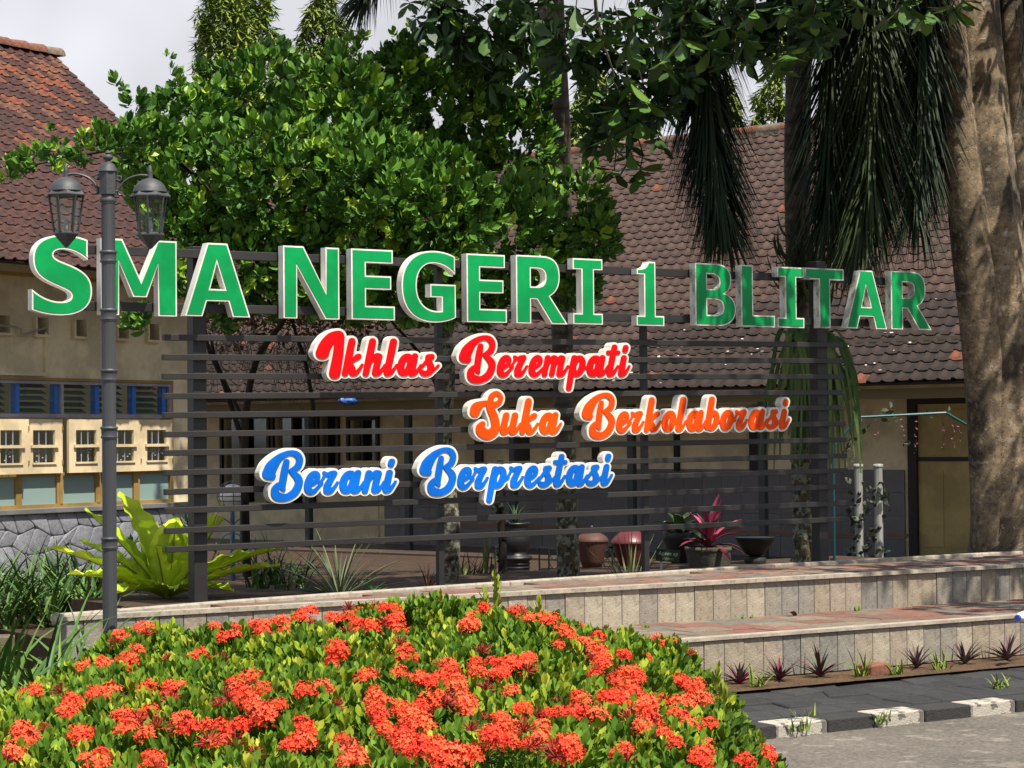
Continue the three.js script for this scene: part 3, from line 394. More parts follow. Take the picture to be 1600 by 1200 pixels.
  leaves.forEach(([a, b], i) => {
    const x0 = lx(a), x1 = lx(b), w = x1 - x0, f = [.10, .045, .08, .06, .04][i];
    const px0 = x0 + w * .2, px1 = x1 - w * .2, yb = ys0 + .12, yt = ys1 - .12, ym = (yb + yt) / 2;
    const s = mesh('shutter', [boxSpan(x0, px0, ys0, ys1, .01, .045), boxSpan(px1, x1, ys0, ys1, .01, .045), boxSpan(px0, px1, ys0, yb, .01, .045), boxSpan(px0, px1, yt, ys1, .01, .045)], M.cream, g); s.position.set(0, 0, f);
    mesh('ledge', [boxSpan(px0 - .04, px1 + .04, ym - .016, ym + .016, .03, .07), boxSpan(px0 - .015, px1 + .015, yb - .02, yb, .045, .06)], M.cream, s);
    mesh('pane', boxSpan(px0, px1, yb, yt, .020, .024), M.pane, s);
    const gr = []; for (const t of [.3, .62]) gr.push(box(.008, yt - yb, .006, lerp(px0, px1, t), (yb + yt) / 2, .030)); for (let q = 0; q < 9; q++) gr.push(box(.022, .012, .004, lerp(px0, px1, .12 + r() * .76), lerp(yb, yt, r() * .55), .030).translate(0, 0, 0)); mesh('window_grille', gr, mat(lin(.34, .36, .42), .5), s);
    mesh('hinge', [box(.014, .05, .012, x1 - .006, ys0 + .12, .05), box(.014, .05, .012, x1 - .006, ys1 - .1, .05)], M.ochre, s);
  });
  for (const px of [91.5, 150]) mesh('window_post', boxSpan(lx(px - 2.3), lx(px + 2.3), yp0, ys1 + .01, -.05, .04), M.ochre, g);
  mesh('lower_rail', [boxSpan(XA0, xr, yp1, ys0 + .01, -.05, .035), boxSpan(XA0, xr, yc + .04, yp0 + .02, -.05, .04)], M.ochre, g);
  for (const px of [26, 90, 151, 210]) mesh('lower_post', boxSpan(lx(px - 4.6), lx(px + 4.6), yp0 + .02, yp1, -.05, .036), M.ochre, g);
  const lp = new THREE.MeshPhysicalMaterial({ color: lin(.24, .34, .32), roughness: .25, side: THREE.DoubleSide });
  for (const [a, b] of [[-34, 21.4], [30.6, 85.4], [94.6, 146.4], [155.6, 205.4], [214.6, 262]]) mesh('lower_pane', boxSpan(lx(a), lx(b), yp0 + .02, yp1, 0, .008), lp, g);
  // vents under the eave and a cable duct
  for (const x of vx) mesh('vent_frame', [boxSpan(x - .13, x + .1, 2.72, 2.75, .001, .05), boxSpan(x - .13, x - .1, 2.75, 2.94, .001, .05), boxSpan(x + .07, x + .1, 2.75, 2.94, .001, .05)], M.plaster, g);
  { const a = FL(70, 585), b = FL(70, 520); mesh('cable_duct', [boxSpan(-7, a.x, a.y - .02, a.y + .02, .001, .03), boxSpan(a.x - .02, a.x + .02, a.y + .02, b.y, .001, .03)], M.plaster, g); mesh('cable', tube([V(-6, 2.78, .05), FL(0, 508, .05), FL(35, 522, .06), FL(62, 515, .05), FL(72, 512, .05)], [.012, .012], 6), mat(lin(.3, .3, .27), .6), g); }
  // eave, fascia, roof
  const SL = 40 * Math.PI / 180, zE = .9, yE = 3.46;
  mesh('fascia', [boxSpan(-7, .62, 3.36, 3.40, .15, .19), boxSpan(-7, .62, 3.46, 3.49, .62, .66)], mat(lin(.42, .25, .035), .6), g);
  const rf = mesh('roof_deck', [boxSpan(-7, .68, -.03, 0, -5.0, 0).rotateX(SL).translate(0, yE - .03, zE), boxSpan(-7, .68, -.03, 0, -5.0, 0).rotateX(-SL).translate(0, yE + 3.08, zE - 3.79)], M.darkwood, g);
  const orange = [.42, .125, .055];
  tiledRoof(g, rf, -7, .72, zE, yE, SL, 29, (x, k, s, t) => { const diag = x + (29 - k) * .045; const near = x > -.9 - (29 - k) * .075 && x < .45 - (29 - k) * .05 && k > 13; if (near && s < .4) return t < .7 ? orange : [.34, .15, .085]; if (k > 26 && s < .3) return [.35, .15, .09]; if (s < .03) return [.30, .11, .065]; return [[.125, .050, .042], [.145, .056, .046], [.105, .046, .040], [.16, .065, .05]][Math.floor(t * 4)]; }, 5);
  const ry = yE + Math.sin(SL) * 29 * .168, rz = zE - Math.cos(SL) * 29 * .168;
  for (let k = 0; k < 24; k++) { const m = mesh('ridge_tile', new THREE.CylinderGeometry(.105, .12, .33, 12, 1, false, 0, Math.PI).rotateZ(Math.PI / 2).rotateX(0), mat([lin(.33, .13, .075), lin(.36, .27, .20), lin(.30, .22, .17), lin(.38, .15, .09)][Math.floor(r() * 4)], .9, { map: tileT }), g); m.position.set(.58 - k * .32, ry - .03, rz); m.rotation.set(-Math.PI / 2, 0, (r() - .5) * .04); m.rotation.set(0, 0, (r() - .5) * .05); m.scale.set(1, 1, 1); }
}

// ------------------------------------------------------------------ the long hall across the back
const aR = -74 * Math.PI / 180, nR = V(Math.sin(aR), 0, Math.cos(aR)), oR = plan((1470 - 800) / FOCAL * 27, 27);
const hallPlane = (px, py, dz = 0) => onPlane(px, py, oR.clone().addScaledVector(nR, dz), nR);
{
  const g = thing('veranda_hall', 'long low hall with deep shaded veranda and brown clay tile roof', 'building', oR.toArray(), aR);
  g.updateMatrixWorld(true);
  const FR = (px, py, dz = 0) => g.worldToLocal(hallPlane(px, py, dz)), lx = px => FR(px, 720).x;
  const yd = 1.13, X0 = -22, X1 = 5, dx0 = lx(1420), dx1 = lx(1521) + .25;
  const WN = [[350, 420, .6, 1.9], [430, 490, .6, 1.9], [500, 528, 1.0, 1.95], [548, 590, 1.25, 1.85]].map(([a, b, y0, y1]) => [lx(a), lx(b), y0, y1]), wp = []; { let x = X0; for (const [a, b, y0, y1] of WN) { wp.push(boxSpan(x, a, 0, 2.75, -.2, 0), boxSpan(a, b, 0, y0, -.2, 0), boxSpan(a, b, y1, 2.75, -.2, 0)); x = b; } wp.push(boxSpan(x, lx(520) > x ? lx(520) : x + .001, 0, 2.75, -.2, 0), boxSpan(Math.max(x, lx(520)), dx0, yd, 2.75, -.2, 0)); wp.push(boxSpan(Math.max(x, lx(520)), dx0, 0, yd, -.2, -.02)); }
  mesh('inner_room', [boxSpan(X0, X1, 0, 2.7, -3.5, -3.4), boxSpan(X0, X1, 2.7, 2.74, -3.5, -.2), boxSpan(X0 - .1, X0, 0, 2.7, -3.5, 0), boxSpan(lx(600), lx(600) + .1, 0, 2.7, -3.4, -.2), boxSpan(X0, X1, .0, .02, -3.4, -.2)], M.room, g);
  mesh('wall', [...wp, boxSpan(dx1, X1, 0, 2.75, -.2, 0), boxSpan(dx0, dx1, 2.06, 2.75, -.2, 0)], M.plaster, g);
  const dm = [.125, .135, .115].map(c => mat(lin(c * 1.5, c * 1.5, c * 1.6), .45, { map: grimeT })); const r = rng(31);
  const dg = rbox(.297, .28, .02, 0, 0, 0, .003); for (let x = lx(600); x < dx0 - .15; x += .3) for (let k = 0; k < 4; k++) { const m = mesh('wall_tile', dg, dm[Math.floor(r() * 3)], g); m.position.set(x + .15, .145 + k * .284, -.005); }
  mesh('tile_border', boxSpan(lx(600), dx0, .325, .355, .006, .014), mat(lin(.26, .10, .05), .6), g);
  const fl = mesh('veranda_floor', boxSpan(X0, X1, -.05, .03, -.2, 1.9), mat(lin(.10, .075, .06), .4, { map: grimeT }), g);
  // the door
  const d = mesh('door', [boxSpan(dx0 + .12, dx1 - .1, .05, 1.24, -.06, -.02), boxSpan(dx0 + .12, dx1 - .1, 1.29, 1.93, -.06, -.02)], mat(lin(.46, .36, .13), .5, { map: grimeT }), g);
  mesh('door_panel', [[.18, .2, 1.12], [.55, .2, 1.12], [.18, 1.36, 1.86], [.55, 1.36, 1.86]].map(([x, a, b]) => boxSpan(dx0 + x, dx0 + x + .28, a, b, -.022, -.008)), d.material, d);
  mesh('door_frame', [boxSpan(dx0, dx0 + .12, .03, 2.06, -.1, .03), boxSpan(dx1 - .1, dx1, .03, 2.06, -.1, .03), boxSpan(dx0 + .12, dx1 - .1, 1.93, 2.06, -.1, .03), boxSpan(dx0 + .12, dx1 - .1, 1.24, 1.29, -.05, .0)], M.darkwood, d);
  mesh('door_knob', new THREE.SphereGeometry(.02, 10, 8).translate(dx0 + .85, 1.0, -.0), M.black, d);
  // dark timber frames of further windows on the wall
  for (const [a, b, t] of [[800, 828, 1.95], [928, 937, 1.9], [1056, 1063, 1.9], [1174, 1188, 1.95], [745, 756, 1.95]]) mesh('window_post', boxSpan(lx(a), lx(b), yd - .02, t, .0, .05), M.darkwood, g);
  mesh('window_rail', [boxSpan(lx(800), lx(937), 1.12, 1.17, .0, .04), boxSpan(lx(800), lx(1190), 1.86, 1.91, .002, .045)], M.darkwood, g);
  for (const [a, b, y0, y1] of WN) { const w = mesh('window', boxSpan(a + .002, b - .002, y0, y1, -.06, -.055), M.pane, g); mesh('window_frame', [boxSpan(a - .05, a, y0, y1, .001, .05), boxSpan(b, b + .05, y0, y1, .001, .05), boxSpan(a - .05, b + .05, y1, y1 + .05, .001, .05), boxSpan((a + b) / 2 - .02, (a + b) / 2 + .02, y0, y1, -.05, .04)], M.darkwood, w); }
  mesh('eave_beam', [boxSpan(X0, X1, 1.98, 2.1, 1.12, 1.22)], mat(lin(.20, .17, .085), .8), g);
  mesh('veranda_ceiling', boxSpan(X0, X1, 2.66, 2.70, 0.0, .95), mat(lin(.15, .13, .09), .9), g);
  for (const px of [1190, 985, 800, 636, 480, 378]) { const x = FR(px, 720, 1.2).x; mesh('veranda_post', boxSpan(x - .045, x + .045, .03, 1.98, 1.13, 1.21), mat(lin(.03, .04, .04), .6), g); }
  const SL = 40 * Math.PI / 180, zE = 1.5, yE = 2.19, N = 35;
  mesh('roof_deck', [boxSpan(X0, X1, -.03, 0, -5.85, 0).rotateX(SL).translate(0, yE - .035, zE), boxSpan(X0, X1, -.03, 0, -5.85, 0).rotateX(-SL).translate(0, yE + 3.68, zE - 4.48)], M.darkwood, g);
  tiledRoof(g, null, lx(-40), X1, zE, yE, SL, N, (x, k, s, t) => { const shadeSoot = vnoise(x * 1.1 + 3, k * .35, 0, 9) < .66 - Math.max(0, k - 6) * .06; if (s < .018) return [.36, .12, .06]; const b = [[.145, .080, .060], [.16, .092, .070], [.13, .074, .058], [.18, .104, .08], [.15, .087, .068]][Math.floor(t * 5)]; return shadeSoot ? b.map(v => +(v * .42).toFixed(3)) : b; }, 6);  // lower courses darkened in patches: soot plus tree shade put into the colours
  const ry = yE + Math.sin(SL) * N * .168, rz = zE - Math.cos(SL) * N * .168;
  const rg = new THREE.CylinderGeometry(.10, .115, .4, 12, 1, false, 0, Math.PI).rotateZ(Math.PI / 2), rm = [lin(.40, .15, .08), lin(.36, .27, .20), lin(.42, .18, .10), lin(.33, .22, .16)].map(c => mat(c, .9, { map: tileT }));
  for (let k = 0; k < 60; k++) { const m = mesh('ridge_tile', rg, rm[Math.floor(r() * 4)], g); m.position.set(X1 - k * .39, ry - .03, rz); m.rotation.z = (r() - .5) * .03; }
  mesh('ridge_mortar', boxSpan(X0, X1, ry - .14, ry - .02, rz - .1, rz + .1), mat(lin(.36, .32, .26), .95, { map: stoneT }), g);
  // pale flakes of bird lime and fallen petals on the lower tiles
  const fl2 = []; for (let k = 0; k < 42; k++) { const x = lerp(lx(1000), lx(1530), r()), t = r() * 1.6, p = V(x, yE + .045, zE).add(V(0, Math.sin(SL) * t, -Math.cos(SL) * t)); fl2.push(new THREE.CircleGeometry(.010 + .016 * r(), 5).scale(1, .6, 1).rotateX(-Math.PI / 2 + SL + (r() - .5)).rotateY(r()).translate(p.x, p.y, p.z)); }
  tag(mesh('roof_flakes', fl2, mat(lin(.62, .58, .52), .9), g), null, null, null, 'stuff');
}
console.log('setting done');
// ------------------------------------------------------------------ foliage tools
function leafGeo(len, wid, o = {}) {   // a blade along +y, face towards +z, folded at the midrib
  const n = o.n || 4, fold = o.fold ?? .25, curl = o.curl ?? .3, peak = o.peak ?? .45, pos = [], idx = [];
  for (let i = 0; i <= n; i++) { const t = i / n, w = wid / 2 * Math.pow(Math.sin(Math.PI * Math.pow(clamp(t, .0, 1), Math.log(.5) / Math.log(peak))), o.pow || .75) + (i === 0 ? wid * .04 : 0), a = curl * t, y = len * (t - curl * curl * t * t * t * .16), z = -len * curl * t * t * .5; pos.push(-w, y, z + w * fold, 0, y, z, w, y, z + w * fold); }
  for (let i = 0; i < n; i++) { const a = i * 3, b = a + 3; if (i < n - 1) idx.push(a, a + 1, b, b, a + 1, b + 1, a + 1, a + 2, b + 1, b + 1, a + 2, b + 2); else idx.push(a, a + 1, b + 1, a + 1, a + 2, b + 1); }
  const g = new THREE.BufferGeometry(); g.setAttribute('position', new THREE.Float32BufferAttribute(pos, 3)); g.setIndex(idx); const h = g.toNonIndexed(); h.computeVertexNormals(); h.setAttribute('uv', new THREE.BufferAttribute(new Float32Array(h.attributes.position.count * 2), 2)); return h;
}
function rosette(leaf, n, seed, o = {}) {   // leaves round a twig tip, axis +y
  const r = rng(seed), out = [];
  for (let i = 0; i < n; i++) { const t = i / n, az = i * 2.4 + r() * .7, tilt = lerp(o.t0 ?? .25, o.t1 ?? 1.3, t) + (r() - .5) * .4, s = lerp(o.s0 ?? .65, 1, Math.sin(Math.PI * Math.min(1, t + .25))) * (.8 + .4 * r()); out.push(leaf.clone().applyMatrix4(M4(V(0, -(o.stem ?? .05) * t, 0), Q(YA, az).multiply(Q(XA, tilt)).multiply(Q(YA, (r() - .5) * .8)), s))); }
  return merge(out);
}
const leafMat = (rough = .5, o = {}) => new THREE.MeshPhysicalMaterial({ color: lin(1, 1, 1), roughness: rough, side: THREE.DoubleSide, ...o });
const shinyLeaf = leafMat(.42, { specularIntensity: .6 }), softLeaf = leafMat(.6, { specularIntensity: .4 }), dullLeaf = leafMat(.8, { specularIntensity: .25 });
const glowLeaf = leafMat(.6, { transmission: .35, thickness: 0, specularIntensity: .3 });
function sphereDir(r) { const z = r() * 2 - 1, a = r() * 6.2832, s = Math.sqrt(1 - z * z); return V(s * Math.cos(a), z, s * Math.sin(a)); }
// fill ball-like lobes with twig tips
function lobes(list, r, perM2, size, pick, o = {}) {
  const ms = [], cs = [];
  for (const [c, R, sx = 1, sy = 1] of list) {
    const n = Math.ceil(4 * Math.PI * R * R * perM2);
    for (let i = 0; i < n; i++) { const d = sphereDir(r), bump = .72 + .5 * vn3(d.x * 2 + c.x * 3, d.y * 2 + c.y * 3, d.z * 2 + c.z * 3, 5), rr = R * bump * (r() < (o.inner ?? .3) ? Math.cbrt(.1 + .9 * r()) : .88 + .2 * r()); const p = V(d.x * rr * sx, d.y * rr * sy, d.z * rr).add(c); const ax = d.clone().multiplyScalar(o.out ?? .8).add(V(0, o.up ?? .6, 0)).add(sphereDir(r).multiplyScalar(o.jit ?? .5)).normalize(); ms.push(M4(p, qTo(ax).multiply(Q(YA, r() * 6.28)), size * (.55 + .85 * r()))); cs.push(pick(r(), d, p)); }
  }
  return [ms, cs];
}
const mix = (a, b, t) => lin(lerp(a[0], b[0], t), lerp(a[1], b[1], t), lerp(a[2], b[2], t));
const mPer = b => b / FOCAL;               // metres per pixel at depth b

// ------------------------------------------------------------------ broad shrub tree behind the sign
{
  const base = at(700, 905, 17.2); base.y = BED - .1;
  const g = thing('broadleaf_tree', 'big bushy tree with glossy bright green leaves filling the space above the sign', 'tree'); const r = rng(11);
  const L = [[235, 235, 55, 16.4], [300, 195, 78, 17], [325, 300, 95, 16.4], [400, 175, 95, 17.6], [430, 290, 105, 16.2], [530, 190, 100, 17], [560, 310, 110, 16.2], [632, 120, 48, 17.4], [680, 200, 100, 17.6], [670, 330, 105, 16.4], [780, 240, 105, 18], [790, 370, 100, 17], [890, 330, 70, 17.6], [900, 440, 45, 17.4], [660, 425, 85, 16.6], [500, 415, 85, 16.2], [380, 400, 70, 16.2], [285, 420, 42, 16], [800, 130, 70, 18], [600, 250, 90, 18.2], [720, 90, 45, 18], [930, 370, 40, 17.2], [445, 440, 60, 16.5], [560, 450, 60, 16.6], [290, 350, 60, 16.2], [235, 300, 40, 16.2], [740, 440, 70, 17.2], [350, 480, 35, 16.5], [220, 495, 22, 16]].map(([x, y, R, b]) => [at(x, y, b), R * mPer(b)]);
  const branch = [[10, 262, 20, 15.6], [50, 250, 22, 15.6], [90, 238, 24, 15.6], [130, 232, 26, 15.7], [170, 222, 28, 15.8], [205, 222, 34, 16]].map(([x, y, R, b]) => [at(x, y, b), R * mPer(b)]);
  const sprig = [[265, 90, 7, 16.6], [270, 110, 9, 16.6], [276, 130, 11, 16.6], [183, 122, 6, 16.4], [193, 135, 8, 16.4], [210, 160, 16, 16.4], [80, 198, 8, 15.6], [620, 60, 14, 17.4], [600, 90, 14, 17.4], [650, 50, 12, 17.4], [560, 60, 14, 17.2]].map(([x, y, R, b]) => [at(x, y, b), R * mPer(b)]);
  const leaf = leafGeo(.087, .045, { fold: .2, curl: .35, peak: .55 }), ro = rosette(leaf, 9, 3, { t0: .3, t1: 1.5 }), ro2 = rosette(leaf, 7, 4, { t0: .15, t1: 1.2, stem: .1 });
  const pick = (t, d) => t < .12 ? mix([.22, .38, .03], [.32, .46, .05], t * 8) : mix([.03, .09, .013], [.12, .26, .03], (t - .12) / .88);
  const [m1, c1] = lobes(L, r, 128, 1, pick, { inner: .35, up: .5 }); const [m2, c2] = lobes(branch.concat(sprig), r, 110, .85, pick, { inner: .4, up: .9 });
  const h = Math.floor(m1.length / 2);
  const crown = new THREE.Group(); crown.name = 'crown'; g.add(crown);
  instanced('leaves', ro, shinyLeaf, m1.slice(0, h).concat(m2), c1.slice(0, h).concat(c2), crown); instanced('leaves', ro2, shinyLeaf, m1.slice(h), c1.slice(h), crown);
  mesh('trunk', tube([base, at(705, 820, 17.2), at(694, 700, 17.2), at(700, 560, 17.1), at(680, 430, 17)], [.085, .07, .062, .055, .045], 10), M.lichen, g);
  const limb = (pts, r0, r1) => mesh('limb', tube(pts.map(p => at(...p)), [r0, r1], 7), M.twig, g);
  limb([[680, 440, 17], [600, 360, 16.8], [520, 280, 16.8]], .04, .015); limb([[690, 480, 17], [760, 360, 17.4], [800, 240, 17.9]], .04, .015); limb([[685, 430, 17], [690, 300, 17.2], [660, 160, 17.5]], .04, .012);
  limb([[386, 900, 17.6], [382, 740, 17.4], [385, 640, 17.3], [402, 560, 17], [440, 505, 16.8], [490, 420, 16.6]], .035, .018); limb([[382, 700, 17.4], [350, 600, 17.2], [322, 530, 17], [320, 440, 16.8]], .022, .012); limb([[382, 660, 17.4], [340, 570, 17.4], [328, 520, 17.3]], .016, .01); limb([[490, 640, 17.4], [478, 570, 17.2], [462, 520, 17], [440, 440, 16.8]], .018, .011); limb([[480, 420, 16.6], [360, 330, 16.5], [240, 235, 16.2], [20, 262, 15.7]], .03, .006); limb([[700, 640, 17.3], [660, 560, 17.1], [610, 500, 17]], .02, .01);
}

// ------------------------------------------------------------------ dry creeper twigs between the crown and the hall roof
{
  const g = thing('dry_creeper', 'tangle of brown dry creeper twigs hanging under the bushy tree', 'dry vine'); const r = rng(15), tw = [], lv = [];
  for (let k = 0; k < 150; k++) { const x = 322 + r() * 250, y = 492 + r() * 55, b = 17.6 + r() * .8, p = at(x, y, b), n = 2 + Math.floor(r() * 2); const pts = [p]; for (let i = 1; i <= n; i++) pts.push(p.clone().add(V((r() - .5) * .3, -(.06 + .16 * r()) * i, (r() - .5) * .2))); tw.push(tube(pts, [.004, .002], 3, { n: 4 })); }
  mesh('twigs', tw, mat(lin(.10, .07, .05), .9), g).userData.kind = 'stuff';
  const lf = leafGeo(.06, .03, { n: 2 }), ms = [], cs = []; for (let k = 0; k < 900; k++) { ms.push(M4(at(322 + r() * 280, 488 + r() * r() * 80, 17.5 + r() * 1), qTo(sphereDir(r)), .5 + r() * .8)); cs.push(mix([.09, .05, .03], [.16, .10, .06], r())); } instanced('dry_leaves', lf, dullLeaf, ms, cs, g);
}

// ------------------------------------------------------------------ big shade tree on the right
const shade = thing('shade_tree', 'tall tree with thick fused brown trunk and whorls of large leaves overhead', 'tree');
{
  const r = rng(21), B = 17.6;
  const wob = (a, t, l) => .03 * Math.sin(a * 3 + l * .8) + .035 * (vn3(Math.cos(a) * 1.6 + 4, Math.sin(a) * 1.6 + 4, l * 1.1, 12) - .5) * 2 + .03 * Math.sin(a * 7 + l * .7);
  const tk = (pts, rad, sgm = 26) => tube(pts.map(p => at(...p)), rad.map(v => v * mPer(B)), sgm, { n: 46, wob });
  mesh('trunk', [tk([[1572, 930, B], [1578, 850, B], [1572, 700, B], [1566, 560, B], [1552, 420, B], [1536, 220, B], [1522, 60, B], [1508, -160, B + .1], [1490, -420, B + .2]], [88, 64, 54, 52, 52, 46, 42, 39, 30])], M.bark, shade);
  mesh('trunk', tk([[1556, 925, B - .05], [1552, 840, B - .1], [1545, 700, B - .1], [1538, 560, B - .1], [1522, 400, B - .12], [1500, 200, B - .12], [1486, 40, B - .1], [1460, -200, B], [1420, -420, B - .2]], [36, 34, 32, 34, 34, 30, 27, 26, 20], 20), M.bark, shade);
  mesh('trunk', tk([[1622, 925, B + .3], [1612, 800, B + .3], [1604, 600, B + .3], [1598, 400, B + .3], [1585, 160, B + .3], [1575, -50, B + .3], [1580, -300, B + .5]], [34, 30, 26, 24, 22, 20, 16], 16), M.bark, shade);
  const limb = (pts, a, b) => mesh('limb', tube(pts.map(p => at(...p)), [a, b], 8), M.bark, shade);
  limb([[1490, -420, 17.8], [1300, -560, 15.5], [1120, -470, 15.9], [960, -160, 15.8]], .1, .02); limb([[1420, -420, 17.4], [1380, -520, 15.8], [1300, -320, 15.8], [1160, -60, 15.8]], .08, .018); limb([[1500, -420, 17.8], [1700, -640, 16], [1750, -700, 14]], .09, .03); limb([[960, -160, 15.8], [930, 0, 15.8], [960, 120, 16.2]], .018, .006); limb([[1300, -560, 15.5], [1000, -640, 16], [800, -260, 16], [740, -20, 16]], .06, .01);
  // large leaves near enough to tell apart are each a leaf of their own
  const leaf = leafGeo(.19, .082, { fold: .05, curl: .3, peak: .64, n: 5, pow: .7 }), lm = [[.05, .11, .022], [.065, .14, .028], [.09, .18, .03], [.04, .08, .024], [.20, .30, .08], [.11, .16, .07]].map(c => leafMat(.38, { color: lin(...c), specularIntensity: .6 }));
  const spots = []; const spot = (x, y, b) => spots.push([x, y, b]);
  for (const [x, y, b] of [[940, 30, 13.6], [980, 70, 13.6], [1065, 60, 13.4], [1000, 10, 13.4], [1035, 95, 13.5], [1085, 15, 13.5], [1130, 40, 13.6], [1165, 62, 13.7], [1140, 95, 13.7], [1180, 15, 13.6], [1230, 10, 13.8], [1270, 25, 13.8], [1340, 10, 13.8], [1395, 25, 13.6], [1410, 5, 13.5], [1488, 10, 13.4], [1505, 0, 13.4], [1230, 85, 14.2], [900, 10, 13.8], [1110, 75, 13.8], [1450, 15, 13.8], [945, 60, 13.8]]) spot(x, y, b);
  const dk = [[985, 130, 14.3], [965, 170, 14.4], [1000, 190, 14.4], [950, 215, 14.5], [985, 240, 14.6], [1010, 160, 14.3], [930, 140, 14.6], [1030, 215, 14.6], [960, 265, 14.7], [725, 20, 15], [760, 50, 15], [700, 10, 15], [790, 20, 15], [740, 90, 15.2], [715, 60, 15.2], [790, 75, 15.2], [820, 110, 15.4], [1000, 265, 14.8], [1215, 100, 14.4], [1240, 70, 14.4]]; for (const q of dk) spot(...q);
  let n = 0;
  spots.forEach((q, i) => { q[2] += 1.9; const [x, y, b] = q, c = at(x, y, b), k = 6 + Math.floor(r() * 2); for (let j = 0; j < k; j++) { const az = j / k * 6.28 + r() * .5, tilt = 1.5 + r() * 1.3; const m = mesh('leaf', leaf, lm[Math.floor(r() * (r() < .12 ? 6 : 4))], shade); m.position.copy(c); m.quaternion.copy(Q(YA, az)).multiply(Q(XA, tilt)).multiply(Q(YA, (r() - .5) * .6)); m.scale.setScalar(.82 + .45 * r()); n++; } });
  // twigs that carry those whorls
  mesh('twigs', spots.map(([x, y, b]) => tube([at(x, y, b), at(x + (r() - .5) * 20, y - 25, b + .05), at(x + (r() - .5) * 60, y - 60, b + .15)], [.004, .006], 5, { n: 6 })), M.twig, shade);
  const ro = rosette(leafGeo(.17, .066, { fold: .14, curl: .4, peak: .64, n: 4 }), 8, 8, { t0: 1.0, t1: 1.7, s0: .8, stem: .03 });
  const pick = t => mix([.022, .052, .016], [.055, .11, .03], t);
  const C = [];
  const dome = (X, Y, Z, R) => C.push([V(X, Y, Z), R]);
  for (const [X, Y, Z, R] of [[10.1, 5.1, -10.3, .55], [10.6, 5.6, -11.2, .8], [11.6, 5.3, -10.4, .8], [12.6, 5.5, -10.9, .9], [11.2, 6.3, -12.0, 1.0], [12.8, 6.4, -12.4, 1.1], [10.2, 6.2, -10.9, .6], [13.8, 5.8, -9.4, 1.0], [12.0, 5.6, -8.8, .8], [13.2, 5.2, -7.6, .9], [10.8, 6.4, -8.9, .8], [11.6, 6.9, -7.4, .9], [14.5, 6.8, -11.6, 1.2], [9.3, 6.3, -13.2, .9], [9.8, 7.2, -14.2, 1.1], [11.4, 7.6, -14, 1.3], [8.4, 5.7, -14.4, .7], [13.6, 7.4, -14.4, 1.2], [10.5, 4.9, -12.8, .5], [10.8, 7.6, -16.6, 1.1], [11.4, 7.8, -18.4, 1.2], [12.2, 7.6, -16.2, 1.1], [11.6, 7.4, -15.4, 1.0], [13, 7.8, -18, 1.2], [10.6, 7.4, -15.2, 1.0], [12.6, 8.4, -20.4, 1.2]]) dome(X, Y, Z, R);  // rearmost lobes are unseen extra crown, added above the frame to shade the yard
  const [ms, cs] = lobes(C, r, 9, 1.05, pick, { inner: .5, up: -.1, out: .3 });
  // some dark whorls of the same tree that hang into the frame behind the near ones
  const more = [[1010, 40, 60, 16.5], [900, 60, 40, 16.6], [1100, 20, 50, 16.5], [1200, 20, 45, 16.6], [720, 30, 50, 17], [800, 40, 45, 17], [960, 200, 45, 16.8], [1300, 0, 50, 16.5], [1400, -20, 40, 16.5], [670, 10, 40, 17], [850, 20, 45, 16.8], [1060, 100, 45, 16.6], [1150, 55, 50, 16.5], [1250, 45, 45, 16.5], [950, 110, 50, 16.7], [770, 90, 45, 17.2], [1010, 160, 45, 16.8]].map(([x, y, R, b]) => [at(x, y, b), R * mPer(b)]);
  const [m3, c3] = lobes(more, r, 26, 1, pick, { inner: .6, up: -.2, out: .3 });
  const crown = new THREE.Group(); crown.name = 'crown'; shade.add(crown);
  instanced('leaves', ro, shinyLeaf, ms.concat(m3), cs.concat(c3), crown);
}

// ------------------------------------------------------------------ two foxtail palms
function frond(pts, seed, o = {}) {   // a plume: rachis with leaflets all round
  const r = rng(seed), c = new THREE.CatmullRomCurve3(pts), N = o.n || 420, Ls = o.len || .30, pos = [];
  const tri = (a, b, d) => pos.push(a.x, a.y, a.z, b.x, b.y, b.z, d.x, d.y, d.z);
  for (let i = 0; i < N; i++) { const t = .04 + .96 * Math.pow(i / N, .9), p = c.getPoint(t), T = c.getTangent(t), a = r() * 6.283; let s = sphereDir(r); s.addScaledVector(T, -s.dot(T)).normalize(); const f = T.clone().multiplyScalar(.75 + .5 * t).addScaledVector(s, .8).normalize(), len = Ls * (.55 + .6 * Math.sin(Math.PI * (.15 + .75 * t))) * (.7 + .5 * r()), w = s.clone().cross(T).multiplyScalar(o.w || .0085);
    const m = p.clone().addScaledVector(f, len * .55), e = p.clone().addScaledVector(f, len).add(V(0, -len * .22, 0)); tri(p.clone().sub(w), p.clone().add(w), m.clone().add(w)); tri(p.clone().sub(w), m.clone().add(w), m.clone().sub(w)); tri(m.clone().sub(w), m.clone().add(w), e); }
  const g = new THREE.BufferGeometry(); g.setAttribute('position', new THREE.Float32BufferAttribute(pos, 3)); g.computeVertexNormals();
  return merge([g, tube(pts, [.02, .006], 5, { n: 12 })]);
}
const frondMat = leafMat(.6, { color: lin(.020, .036, .016), specularIntensity: .5 }), frondMat2 = leafMat(.6, { color: lin(.035, .055, .02), specularIntensity: .5 });
